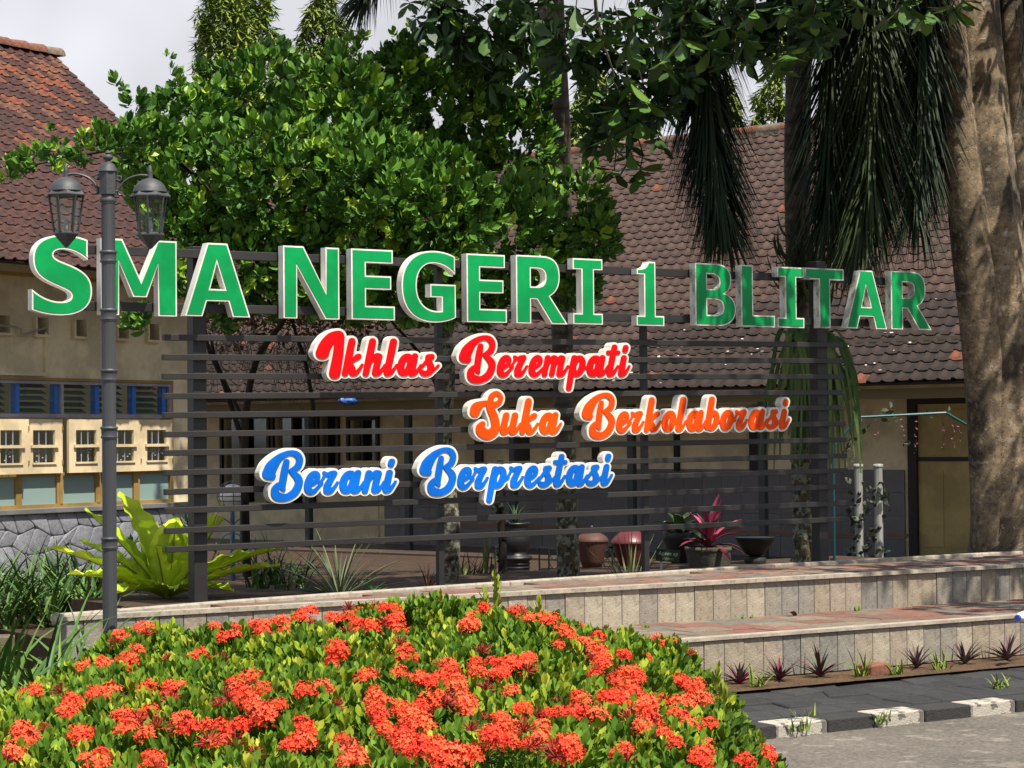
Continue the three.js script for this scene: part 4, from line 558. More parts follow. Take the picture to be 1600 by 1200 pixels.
{
  const p1 = thing('foxtail_palm', 'slim ringed palm rising through the bushy tree beside the iron bench', 'palm tree', [0, 0, 0], 0, 'foxtail palms'), b1 = 19;
  mesh('trunk', tube([[888, 960], [888, 880], [884, 760], [880, 600], [876, 400], [870, 200], [862, 60], [858, -120], [856, -260]].map(q => at(...q, b1)), [.105, .092, .086, .088, .1, .118, .122, .10, .07], 16, { n: 40 }), M.palm, p1);
  mesh('lichen_sleeve', tube([[888.5, 925], [887.5, 860], [885, 780], [883, 700]].map(q => at(...q, b1)), [.1025, .0965, .0925, .093], 16, { n: 14 }), M.lichen, p1);
  const T1 = at(856, -250, b1);
  [[[800, -330], [700, -260], [600, -60], [560, 10]], [[760, -420], [640, -420], [520, -300]], [[900, -420], [960, -380], [990, -200], [1000, -40]], [[880, -440], [960, -500], [1060, -420]], [[830, -330], [790, -180], [770, -40]]].forEach((q, i) => mesh('frond', frond([T1, ...q.map(z => at(...z, b1 - (i % 3) * .5))], 70 + i, { n: 420, len: .42 }), frondMat, p1));
  const p2 = thing('foxtail_palm', 'slim ringed palm behind the sign end, draped with fern and dark fronds', 'palm tree', [0, 0, 0], 0, 'foxtail palms'), b2 = 18.6;
  mesh('trunk', tube([[1258, 930], [1257, 850], [1254, 700], [1250, 560], [1247, 420], [1246, 250], [1248, 100], [1250, -60], [1252, -240]].map(q => at(...q, b2)), [.105, .092, .09, .092, .1, .112, .105, .09, .06], 16, { n: 40 }), M.palm, p2);
  mesh('lichen_sleeve', tube([[1258.5, 915], [1257, 840], [1255, 740], [1253, 680]].map(q => at(...q, b2)), [.1025, .0975, .0965, .096], 16, { n: 14 }), M.lichen, p2);
  const T2 = at(1252, -230, b2);
  [[[[1160, -330], [1090, -180], [1080, 20], [1100, 200], [1130, 350]], 0], [[[1180, -300], [1120, -120], [1100, 60], [1112, 220], [1125, 330]], -.4], [[[1280, -330], [1300, -160], [1300, 40], [1296, 200], [1292, 330]], 0], [[[1300, -330], [1350, -160], [1365, 60], [1362, 250], [1345, 390]], -.3], [[[1310, -320], [1360, -200], [1372, -20], [1375, 160], [1370, 330]], .4], [[[1330, -360], [1420, -220], [1440, -20], [1438, 160], [1432, 330]], -.2], [[[1330, -360], [1440, -260], [1470, -60], [1460, 120], [1440, 290]], .5], [[[1290, -320], [1320, -150], [1325, 60], [1318, 230], [1312, 380]], .5], [[[1340, -400], [1520, -380], [1600, -200], [1600, 20], [1592, 110]], .6], [[[1240, -360], [1200, -420], [1040, -340], [960, -180]], .8]].forEach(([q, d], i) => mesh('frond', frond([T2, ...q.map(z => at(...z, b2 + d - 1.1))], 90 + i, { n: 1000, len: .62, w: .0090 }), i % 4 === 3 ? frondMat2 : frondMat, p2));
}
// hanging fern on the second palm
{
  const g = thing('hanging_fern', 'shaggy green fern of long drooping straps clinging to the palm', 'fern'); const r = rng(41), sm2 = [[.11, .17, .055], [.07, .13, .04], [.15, .20, .07]].map(c => leafMat(.6, { color: lin(...c), specularIntensity: .3 }));
  const strap = (x, y, b, dx, dy, w) => { const p = [at(x, y, b), at(x + dx * .5, y - 12 + dy * .15, b - .1), at(x + dx, y + dy * .55, b - .15), at(x + dx * 1.15 + (r() - .5) * 8, y + dy, b - .12)], c = new THREE.CatmullRomCurve3(p), pos = [], N = 8; const side = V(Math.cos(r() * .8), 0, .5).normalize(); let a0, b0; for (let i = 0; i <= N; i++) { const t = i / N, q = c.getPoint(t), ww = w * (1 - t * .75) * .5, a = q.clone().addScaledVector(side, -ww), e = q.clone().addScaledVector(side, ww); if (i) pos.push(...a0.toArray(), ...b0.toArray(), ...e.toArray(), ...a0.toArray(), ...e.toArray(), ...a.toArray()); a0 = a; b0 = e; } const G = new THREE.BufferGeometry(); G.setAttribute('position', new THREE.Float32BufferAttribute(pos, 3)); G.computeVertexNormals(); return G; };
  for (let k = 0; k < 120; k++) mesh('strap_leaf', strap(1225 + r() * 75, 505 + r() * 60, 18.3 - r() * .25, (r() - .42) * 90, 70 + r() * 130, .03 + .03 * r()), sm2[Math.floor(r() * 3)], g);
  const lf = leafGeo(.32, .035, { curl: 1.1, n: 5, peak: .4 }), ms = [], cs = []; for (let k = 0; k < 130; k++) { const p = at(1230 + r() * 60, 380 + r() * 110, 18.35 - r() * .2); ms.push(M4(p, Q(YA, r() * 6.28).multiply(Q(XA, .5 + r() * 1.1)), .7 + r() * .6)); cs.push(mix([.035, .06, .02], [.09, .12, .035], r())); } instanced('crown_fronds', lf, softLeaf, ms, cs, g);
  const bs = []; for (let k = 0; k < 22; k++) bs.push(M4(at(1225 + r() * 50, 385 + r() * 110, 18.4 - r() * .1), Q(YA, r() * 6.28).multiply(Q(XA, .8 + r())), .8)); instanced('dead_fronds', lf, dullLeaf, bs, bs.map(() => lin(.12, .07, .035)), g);
}

// ------------------------------------------------------------------ columns of weeping mast trees far behind
{
  const leaf = leafGeo(.24, .042, { curl: .5, n: 3, peak: .4, fold: .2 }), ro = rosette(leaf, 9, 33, { t0: 1.9, t1: 2.9, stem: .12, s0: .8 });
  const spec = [[350, -70, 150, 58, 40, 'weeping columnar mast tree standing behind the bushy tree beside the red roof'], [395, -140, 190, 44, 41, 'tall mast tree close behind the column next to the red roof'], [505, -20, 120, 55, 42, 'weeping columnar mast tree rising in the middle of the sky gap'], [632, 62, 190, 38, 42, 'short pointed mast tree peeking over the bushy crown'], [1132, 120, 250, 40, 40, 'mast tree over the hall ridge behind the hanging palm plume'], [1218, 30, 230, 45, 40, 'mast tree over the hall ridge behind the draped palm trunk'], [925, 90, 300, 60, 40, 'sunlit mast tree behind the ringed palm among dark leaves'], [1590, 60, 200, 45, 40, 'mast tree over the hall ridge behind the thick fused trunk'], [1405, 20, 210, 60, 42, 'mast tree over the hall ridge behind the dark palm fronds'], [985, 120, 260, 50, 43, 'second sunlit mast tree behind the hanging whorls of leaves']];
  spec.forEach(([x, y0, y1, w, b, label], i) => {
    const r = rng(500 + i), g = thing('mast_tree', label, 'tree', [0, 0, 0], 0, 'mast trees behind the hall'), ms = [], cs = [], hw = w * mPer(b), top = at(x, y0, b), foot = top.clone(); foot.y = 0;
    const H = top.y - at(x, y1 + 60, b).y; const n = Math.floor(H * hw * 300);
    for (let k = 0; k < n; k++) { const t = Math.pow(r(), .8), rad = hw * Math.min(1, .12 + 1.25 * Math.pow(t, .7)) * (.35 + .65 * Math.sqrt(r())) * (.75 + .5 * vn3(t * 14, i, r() * 2, 3)), a = r() * 6.28; ms.push(M4(V(top.x + Math.cos(a) * rad, top.y - t * H, top.z + Math.sin(a) * rad), Q(YA, r() * 6.28).multiply(Q(XA, (r() - .5) * .7)), .7 + .5 * r())); cs.push(mix([.07, .13, .02], [.22, .28, .045], r())); }
    instanced('crown', ro, softLeaf, ms, cs, g); mesh('trunk', tube([foot, top.clone().setY(top.y * .5), top.clone().setY(top.y - .3)], [.14, .1, .03], 8), M.twig, g);
  });
}
console.log('trees done');
// ------------------------------------------------------------------ twin lantern lamp post
{
  const B = 11.3, foot = at(172, 1010, B), mp = mPer(B); const Y = py => at(168, py, B).y;
  const g = thing('lamp_post', 'grey metal garden lamp post with two hanging lanterns in front of the letters', 'lamp post', [foot.x, 0, foot.z], -YAW);
  const lx = px => (px - 166) * mp + .0; g.rotation.z = .0;
  const R = .0365, prof = [[.075, 0], [.075, .06], [.055, .09], [R + .006, .14], [R, .18]];
  const rings = [848, 745 - 70, 585, 490, 399].map(Y);
  for (const y of rings) prof.push([R, y - .035], [R + .006, y - .03], [R + .006, y - .022], [R + .002, y - .018], [R + .004, y], [R + .004, y + .012], [R + .009, y + .016], [R + .009, y + .024], [R - .001, y + .03]);
  prof.push([R - .002, Y(316)], [R + .004, Y(314)], [R + .006, Y(310)], [R - .003, Y(306)], [R - .003, Y(302)]);
  mesh('pole', lathe(prof, 20), M.lamp, g);
  const hb = mesh('head_box', [new THREE.CylinderGeometry(.046, .046, Y(266) - Y(302), 6).translate(0, (Y(266) + Y(302)) / 2, 0), new THREE.CylinderGeometry(.034, .05, Y(255) - Y(266), 16).translate(0, (Y(255) + Y(266)) / 2, 0)].map(x => toCreasedNormals(x, .5)), M.lamp, g);
  mesh('finial', lathe([[.034, Y(255)], [.018, Y(252)], [.012, Y(249)], [.022, Y(247)], [.027, Y(243.5)], [.022, Y(240)], [.009, Y(238.5)], [.017, Y(237.5)], [.016, Y(236)], [.004, Y(232.5)], [0, Y(232)]], 16), M.lamp, hb);
  for (const s of [-1, 1]) {
    const cx = s * 66 * mp, dy = s > 0 ? 3 : 0, y = py => Y(py + dy);
    const arm = mesh('arm', [tube([V(cx, y(270), 0), V(cx * .72, y(269.5), 0), V(cx * .45, y(276), 0), V(cx * .28, y(288), 0), V(cx * .24, y(297), 0), V(cx * .3, y(301), 0)], [.0065, .0065], 8, { n: 30 }), tube([V(cx * .1, y(293), 0), V(cx * .26, y(294), 0)], [.006, .006], 6)], M.lamp, g);
    mesh('scroll', [new THREE.TorusGeometry(.012, .0045, 6, 16).translate(cx * .26, y(274), 0), new THREE.TorusGeometry(.011, .0045, 6, 16).translate(cx * .22, y(296), 0), new THREE.CylinderGeometry(.005, .005, Math.abs(cx) * .22, 6).rotateZ(Math.PI / 2).translate(cx * .15, y(276), 0)], M.lamp, arm);
    const L = new THREE.Group(); L.name = 'lantern'; L.position.set(cx, 0, 0); L.rotation.y = s > 0 ? .52 : .25; g.add(L);
    const hexLathe = (pr, seg = 6) => toCreasedNormals(lathe(pr, seg), .5), brimY = y(303);
    mesh('hood', [hexLathe([[.105, y(304)], [.106, y(302.5)], [.098, y(300.5)], [.088, y(296)]]), lathe([[.088, y(296.2)], [.083, y(291)], [.072, y(285)], [.055, y(279.5)], [.034, y(276)], [.014, y(274)]], 24), lathe([[.014, y(274)], [.012, y(265)], [.014, y(262)], [.009, y(260)], [.010, y(257)], [.003, y(253.5)], [0, y(253)]], 12)], M.lamp, L);
    const rt = .086, rb = .060, yt = y(304), yb = y(361), bars = [];
    for (let k = 0; k < 6; k++) { const a = k * Math.PI / 3 + Math.PI / 2; const p = rr => [Math.sin(a) * rr, Math.cos(a) * rr]; const [x0, z0] = p(rb), [x1, z1] = p(rt); bars.push(tube([V(x0, yb, z0), V(x1, yt, z1)], [.0055, .0055], 5, { n: 1 })); }
    mesh('glazing_bars', bars, M.lamp, L);
    for (let k = 0; k < 6; k++) { const a = k * Math.PI / 3 + Math.PI / 2, b = a + Math.PI / 3, q = (aa, rr, yy) => [Math.sin(aa) * rr * .97, yy, Math.cos(aa) * rr * .97]; const G = new THREE.BufferGeometry(); G.setAttribute('position', new THREE.Float32BufferAttribute([...q(a, rb, yb), ...q(b, rb, yb), ...q(b, rt, yt), ...q(a, rb, yb), ...q(b, rt, yt), ...q(a, rt, yt)], 3)); G.computeVertexNormals(); mesh('glass_pane', G, M.pane, L); }
    mesh('bottom_cup', [hexLathe([[.06, y(360)], [.070, y(361.5)], [.071, y(364)], [.062, y(366)]]), hexLathe([[.062, y(366)], [.05, y(371)], [.034, y(376)], [.022, y(380)], [.010, y(384)], [0, y(386)]])], M.lamp, L);
    mesh('bulb', lathe([[0, y(360)], [.012, y(360)], [.012, y(352)], [.013, y(348)], [.012, y(344)], [.006, y(340)], [0, y(339)]], 14), mat(lin(.30, .31, .30), .3), L);
  }
}

// ------------------------------------------------------------------ ixora hedge in the foreground
const ixProf = [[-3.2, .2], [-2.6, .42], [-2.13, .52], [-1.9, .64], [-1.46, .76], [-1.1, .79], [-.6, .85], [0, .87], [.35, .79], [.62, .71], [.80, .55], [.92, .36], [1.02, .12], [1.1, 0]];
function ixH(a, b) {
  let h = 0; for (let i = 0; i + 1 < ixProf.length; i++) if (a >= ixProf[i][0] && a < ixProf[i + 1][0]) h = lerp(ixProf[i][1], ixProf[i + 1][1], sm((a - ixProf[i][0]) / (ixProf[i + 1][0] - ixProf[i][0])));
  const f = b < 5.4 ? clamp((b - 4.6) / .8, 0, 1) : b > 9.5 ? clamp((10.1 - b) / .6, 0, 1) : 1; const k = b < 9 ? lerp(.90, 1, clamp((b - 5.4) / 3.6, 0, 1)) : 1;
  return h * k * Math.sqrt(f) + (h > .1 ? .12 * (vnoise(a * 2.6 + 9, b * 2.6, 0, 3) - .5) - .045 + .10 * (vnoise(a * 6.5 + 9, b * 6.5, 0, 4) - .5) : 0);
}
{
  const g = thing('ixora_hedge', 'clipped hedge full of coral red flower clusters beside the lane', 'hedge'); const r = rng(61);
  const nrm = (a, b) => { const e = .04, dx = (ixH(a + e, b) - ixH(a - e, b)) / (2 * e), dz = (ixH(a, b + e) - ixH(a, b - e)) / (2 * e); return plan(-dx, -dz, 1).normalize(); };
  const leaf = leafGeo(.041, .0175, { fold: .2, curl: .25, peak: .66, n: 5 }), ros = [rosette(leaf, 11, 71, { t0: .2, t1: 1.35, stem: .025 }), rosette(leaf, 9, 72, { t0: .1, t1: 1.1, stem: .04 }), rosette(leaf, 13, 73, { t0: .3, t1: 1.6, stem: .03 })];
  const ms = [[], [], []], cs = [[], [], []];
  const put = (a, b, dz, s, c) => { const h = ixH(a, b); if (h < .06) return; const n = nrm(a, b), p = plan(a, b, h).addScaledVector(n, dz), ax = n.multiplyScalar(.8).add(V(0, .5, 0)).add(sphereDir(r).multiplyScalar(.45)).normalize(), k = Math.floor(r() * 3); ms[k].push(M4(p, qTo(ax).multiply(Q(YA, r() * 6.28)), s)); cs[k].push(c); };
  const area = (n, f) => { for (let i = 0; i < n; i++) { const b = 4.9 + 5.15 * Math.sqrt(r()), a = lerp(Math.max(-2.9, -.26 * b - .25), 1.08, r()); f(a, b); } };
  area(17000, (a, b) => vnoise(a * 9 + 3, b * 9, 0, 21) < .27 ? 0 : put(a, b, (r() - .6) * .05, .8 + .5 * r(), r() < .22 ? mix([.24, .33, .02], [.38, .40, .04], r()) : mix([.055, .13, .012], [.16, .27, .02], r())));
  area(11000, (a, b) => put(a, b, -.05 - .08 * r(), .9 + .4 * r(), mix([.055, .13, .012], [.16, .27, .02], r())));
  // steep side faces need extra leaves
  for (let i = 0; i < 4200; i++) { const b = 5 + 5 * r(), a = .62 + .44 * r(); put(a, b, (r() - .6) * .06, .8 + .5 * r(), mix([.045, .10, .012], [.12, .20, .02], r())); }
  // shoots standing above the clipped top
  for (const [x, y, b, n] of [[775, 905, 9.2, 7], [690, 935, 9.2, 3], [645, 940, 9.2, 3], [760, 930, 9.2, 4], [845, 945, 9.1, 2], [1120, 1050, 8.2, 4], [1130, 1080, 8.1, 4], [1165, 1150, 7.6, 5], [1190, 1160, 7.4, 5]]) for (let k = 0; k < n; k++) { const p = at(x + (r() - .5) * 6, y + k * 9, b); ms[1].push(M4(p, Q(YA, r() * 6.28).multiply(Q(XA, (r() - .5) * .3)), 1.15)); cs[1].push(mix([.24, .30, .03], [.30, .34, .05], r())); }
  const crown = new THREE.Group(); crown.name = 'foliage'; g.add(crown); ros.forEach((G, i) => instanced('leaves', G, softLeaf, ms[i], cs[i], crown));
  // dark core and stems
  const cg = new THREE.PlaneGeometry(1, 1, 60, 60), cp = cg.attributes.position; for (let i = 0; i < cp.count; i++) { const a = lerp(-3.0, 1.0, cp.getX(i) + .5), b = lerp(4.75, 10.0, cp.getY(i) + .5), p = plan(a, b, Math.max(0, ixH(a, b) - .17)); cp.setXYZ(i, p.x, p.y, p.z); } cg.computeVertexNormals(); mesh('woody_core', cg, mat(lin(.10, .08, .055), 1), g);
  const stems = []; for (let i = 0; i < 260; i++) { const b = 5 + 4.8 * r(), a = lerp(-2.4, .9, r()), h = ixH(a, b); if (h < .2) continue; const p = plan(a, b, h - .02); stems.push(tube([p, p.clone().add(V((r() - .5) * .08, -.12, (r() - .5) * .08)), p.clone().add(V((r() - .5) * .16, -.3, (r() - .5) * .16))], [.003, .006], 4, { n: 4 })); } mesh('stems', stems, M.twig, g).userData.kind = 'stuff';
  // flower clusters: each umbel a part
  const umbel = (seed, bud) => { const q = rng(seed), out = [], n = bud ? 26 : 34, R = .036;
    for (let i = 0; i < n; i++) { const y = 1 - (i + .5) / n * .95, s = Math.sqrt(1 - y * y), a = i * 2.399, d = V(s * Math.cos(a), y, s * Math.sin(a)).add(sphereDir(q).multiplyScalar(.18)).normalize(), p = d.clone().multiplyScalar(R * (.85 + .35 * q())), qt = qTo(d).multiply(Q(YA, q() * 6.28));
      out.push(new THREE.CylinderGeometry(bud ? .0022 : .0009, .0011, R, 4, 1, true).translate(0, -R / 2, 0).applyMatrix4(M4(p, qt, 1)));
      if (!bud || q() < .12) for (let k = 0; k < 4; k++) { const pe = leafGeo(.0115, .0068, { n: 2, fold: .1, curl: .3, peak: .6 }); out.push(pe.applyMatrix4(new THREE.Matrix4().compose(p, qt.clone().multiply(Q(YA, k * Math.PI / 2)).multiply(Q(XA, 1.25 + q() * .3)), V(1, 1, 1)))); } }
    return merge(out); };
  const um = [umbel(1), umbel(2), umbel(3), umbel(4)], bd = [umbel(5, 1), umbel(6, 1)];
  const fm = [[.90, .066, .022], [.88, .090, .03], [.84, .046, .018], [.92, .12, .042]].map(c => mat(lin(...c), .9)), bm = [[.30, .028, .012], [.42, .05, .02]].map(c => mat(lin(...c), .6));
  const hit = (x, y) => { const d = ray(x, y); for (let t = 4.6; t < 10.3; t += .015) { const p = CAM.clone().addScaledVector(d, t), a = p.x * Math.cos(YAW) + p.z * Math.sin(YAW), b = depthOf(p); if (p.y < ixH(a, b) + .02) return [a, b]; } return null; };
  const place = (x, y, bud) => { let q = null; for (let e = 0; e < 80 && !q; e += 5) q = hit(x, y + e); if (!q) return; const [a, b] = q, n = nrm(a, b), p = plan(a, b, ixH(a, b)).addScaledVector(n, .015 + .025 * r()); const m = mesh(bud ? 'flower_buds' : 'flower_cluster', bud ? bd[Math.floor(r() * 2)] : um[Math.floor(r() * 4)], bud ? bm[Math.floor(r() * 2)] : fm[Math.floor(r() * 4)], g); m.position.copy(p); m.quaternion.copy(qTo(n.multiplyScalar(.7).add(V(0, .5, 0)).add(sphereDir(r).multiplyScalar(.35)).normalize())).multiply(Q(YA, r() * 6.28)); m.scale.setScalar(.62 + .45 * r()); };
  const clumps = [[212, 992, 34, 5], [155, 1050, 24, 3], [160, 1085, 26, 4], [208, 1042, 18, 2], [95, 1115, 30, 4], [25, 1160, 22, 3], [10, 1190, 16, 2], [390, 1085, 30, 5], [418, 1118, 26, 4], [272, 1075, 20, 2], [212, 1138, 24, 3], [300, 1140, 26, 4], [335, 1168, 20, 2], [350, 985, 26, 3], [425, 978, 34, 5], [470, 965, 20, 2], [540, 968, 34, 5], [602, 972, 34, 5], [548, 988, 20, 2], [620, 990, 28, 3], [650, 1045, 30, 4], [690, 1060, 34, 5], [680, 1090, 40, 7], [630, 1130, 36, 6], [600, 1115, 20, 2], [650, 1170, 40, 6], [700, 1190, 34, 4], [748, 970, 30, 4], [760, 1050, 26, 3], [790, 1060, 26, 3], [815, 1038, 16, 2], [775, 1150, 30, 4], [740, 1120, 26, 3], [880, 998, 26, 3], [830, 965, 24, 3], [855, 970, 20, 2], [945, 1048, 34, 5], [985, 1080, 32, 5], [1005, 1110, 30, 5], [1020, 1140, 26, 4], [1080, 1090, 34, 6], [1062, 1120, 20, 2], [1030, 992, 26, 3], [895, 1105, 16, 2], [950, 1110, 24, 3], [870, 1130, 20, 2], [985, 1185, 20, 2], [880, 1190, 24, 3], [820, 1180, 20, 2], [1170, 1195, 26, 3], [1095, 1195, 24, 2], [810, 938, 14, 2], [50, 1085, 26, 3], [130, 1155, 18, 2], [470, 1150, 24, 2], [545, 1190, 24, 3], [520, 1030, 18, 2], [920, 1010, 20, 2], [150, 1195, 20, 2], [240, 1195, 20, 2]];
  for (const [x, y, w, n] of clumps) for (let k = 0; k < Math.round(n * 1.6); k++) place(x + (r() - .5) * 1.6 * w, y + (r() - .5) * 1.1 * w, r() < .14);
  for (let k = 0; k < 70; k++) place(20 + r() * 1100, 980 + r() * 215, r() < .5);
}
// a last bud cluster leaning out over the lane
console.log('hedge done');

// ------------------------------------------------------------------ strap-leaved plants
function blade(len, wid, lean, droop, n = 7, wave = 0, fold = .25, shape = .5) {   // arching blade from the origin, leaning to +z
  const pos = [], idx = []; let y = 0, z = 0, a = lean; const ds = len / n;
  for (let i = 0; i <= n; i++) { const t = i / n, w = wid / 2 * (shape === 1 ? Math.pow(Math.sin(Math.PI * clamp(.12 + t * .88, 0, 1)), .6) : (1 - Math.pow(t, 2.2)) * (.7 + .3 * Math.min(1, t * 4))), wv = wave * Math.sin(i * 2.1); const nx = Math.cos(a), nz = -Math.sin(a); pos.push(-w, y + w * fold * Math.sin(a) + wv, z - w * fold * Math.cos(a), 0, y, z, w, y + w * fold * Math.sin(a) - wv * .8, z - w * fold * Math.cos(a)); y += Math.cos(a) * ds; z += Math.sin(a) * ds; a += droop / n; }
  for (let i = 0; i < n; i++) { const k = i * 3, b = k + 3; idx.push(k, k + 1, b, b, k + 1, b + 1, k + 1, k + 2, b + 1, b + 1, k + 2, b + 2); }
  const g = new THREE.BufferGeometry(); g.setAttribute('position', new THREE.Float32BufferAttribute(pos, 3)); g.setIndex(idx); const h = g.toNonIndexed(); h.computeVertexNormals(); return h;
}
const bl = (len, wid, l, d, az, s = {}) => blade(len, wid, l, d, s.n || 7, s.wave || 0, s.fold ?? .25, s.shape || .5).rotateY(az);
function tuft(name, label, cat, p, n, fn, colours, group, seed, rough = .55) { const g = thing(name, label, cat, p.toArray(), 0, group), r = rng(seed), ms = colours.map(c => leafMat(rough, { color: lin(...c), specularIntensity: .4 })); for (let k = 0; k < n; k++) { const m = mesh('leaf', fn(r, k / n), ms[Math.floor(r() * ms.length)], g); } return g; }

// bird's-nest fern with wide wavy fronds
{
  const c = onZ(262, 955, -12.75); c.y = BED + .03;
  const g = thing('birds_nest_fern', "large bird's-nest fern with wide wavy yellow-green fronds beside the sign post", 'fern', c.toArray()); const r = rng(7);
  const fm = [[.60, .72, .04], [.50, .64, .04], [.68, .76, .06], [.44, .58, .035]].map(q => leafMat(.45, { color: lin(...q), transmission: .3, thickness: 0, specularIntensity: .4 })), rib = mat(lin(.16, .17, .03), .6);
  const F = (az, len, wd, lean, droop, k) => { const wid = wd * (lean < .7 ? 1.35 : 1.2); const n = 22, pos = [], idx = [], mid = []; let y = 0, z = .02, a = lean; const ph = r() * 6;
    for (let i = 0; i <= n; i++) { const t = i / n, w = wid / 2 * Math.pow(Math.sin(Math.PI * clamp(.06 + .94 * Math.pow(t, .8), 0, 1)), .55), wl = .016 * Math.sin(i * 1.75 + ph) * Math.sqrt(t), wr = .016 * Math.sin(i * 1.6 + ph + 2) * Math.sqrt(t), up = .42 * w; const cs = Math.cos(a), sn = Math.sin(a); pos.push(-w, y + sn * (up + wl), z - cs * (up + wl), -w * .5, y + sn * up * .35, z - cs * up * .35, 0, y, z, w * .5, y + sn * up * .35, z - cs * up * .35, w, y + sn * (up + wr), z - cs * (up + wr)); mid.push(V(0, y - sn * .004, z + cs * .004)); y += cs * len / n; z += sn * len / n; a += droop / n; }
    for (let i = 0; i < n; i++) for (let j = 0; j < 4; j++) { const p = i * 5 + j, q = p + 5; idx.push(p, p + 1, q, q, p + 1, q + 1); }
    const G = new THREE.BufferGeometry(); G.setAttribute('position', new THREE.Float32BufferAttribute(pos, 3)); G.setIndex(idx); G.computeVertexNormals(); const m = mesh('frond', G.toNonIndexed(), fm[k % 4], g); m.rotation.y = az; mesh('midrib', tube(mid.filter((_, i) => i % 3 === 0), [.006, .002], 5, { n: 14 }), rib, m); };
  const A = d => d * Math.PI / 180 - YAW;      // 0 faces the photographer, 90 to the right
  [[-118, .74, .21, .34, .35, 1], [-92, .74, .15, .62, .25, 3], [-85, .80, .16, 1.02, .3, 0], [-70, .62, .15, 1.15, .35, 2], [-60, .55, .15, 1.0, .6, 3], [-100, .66, .14, .85, .35, 1], [-40, .42, .16, 1.15, .7, 3], [-5, .44, .19, .10, .15, 2], [35, .48, .17, .12, .2, 3], [-28, .34, .09, .22, .15, 0], [72, .62, .16, .55, .2, 1], [80, .66, .13, .72, -.45, 2], [95, .55, .09, .35, -.1, 0], [85, .84, .15, .98, .45, 1], [78, .74, .14, 1.12, .4, 0], [60, .5, .15, 1.2, .6, 3], [150, .56, .17, .5, .5, 3], [-150, .6, .17, .5, .4, 1], [180, .56, .17, .35, .4, 0], [15, .36, .15, 1.0, .8, 3], [110, .6, .15, .9, .4, 3]].forEach(([d, l, w, le, dr, k]) => F(A(d), l, w, le, dr, k));
}
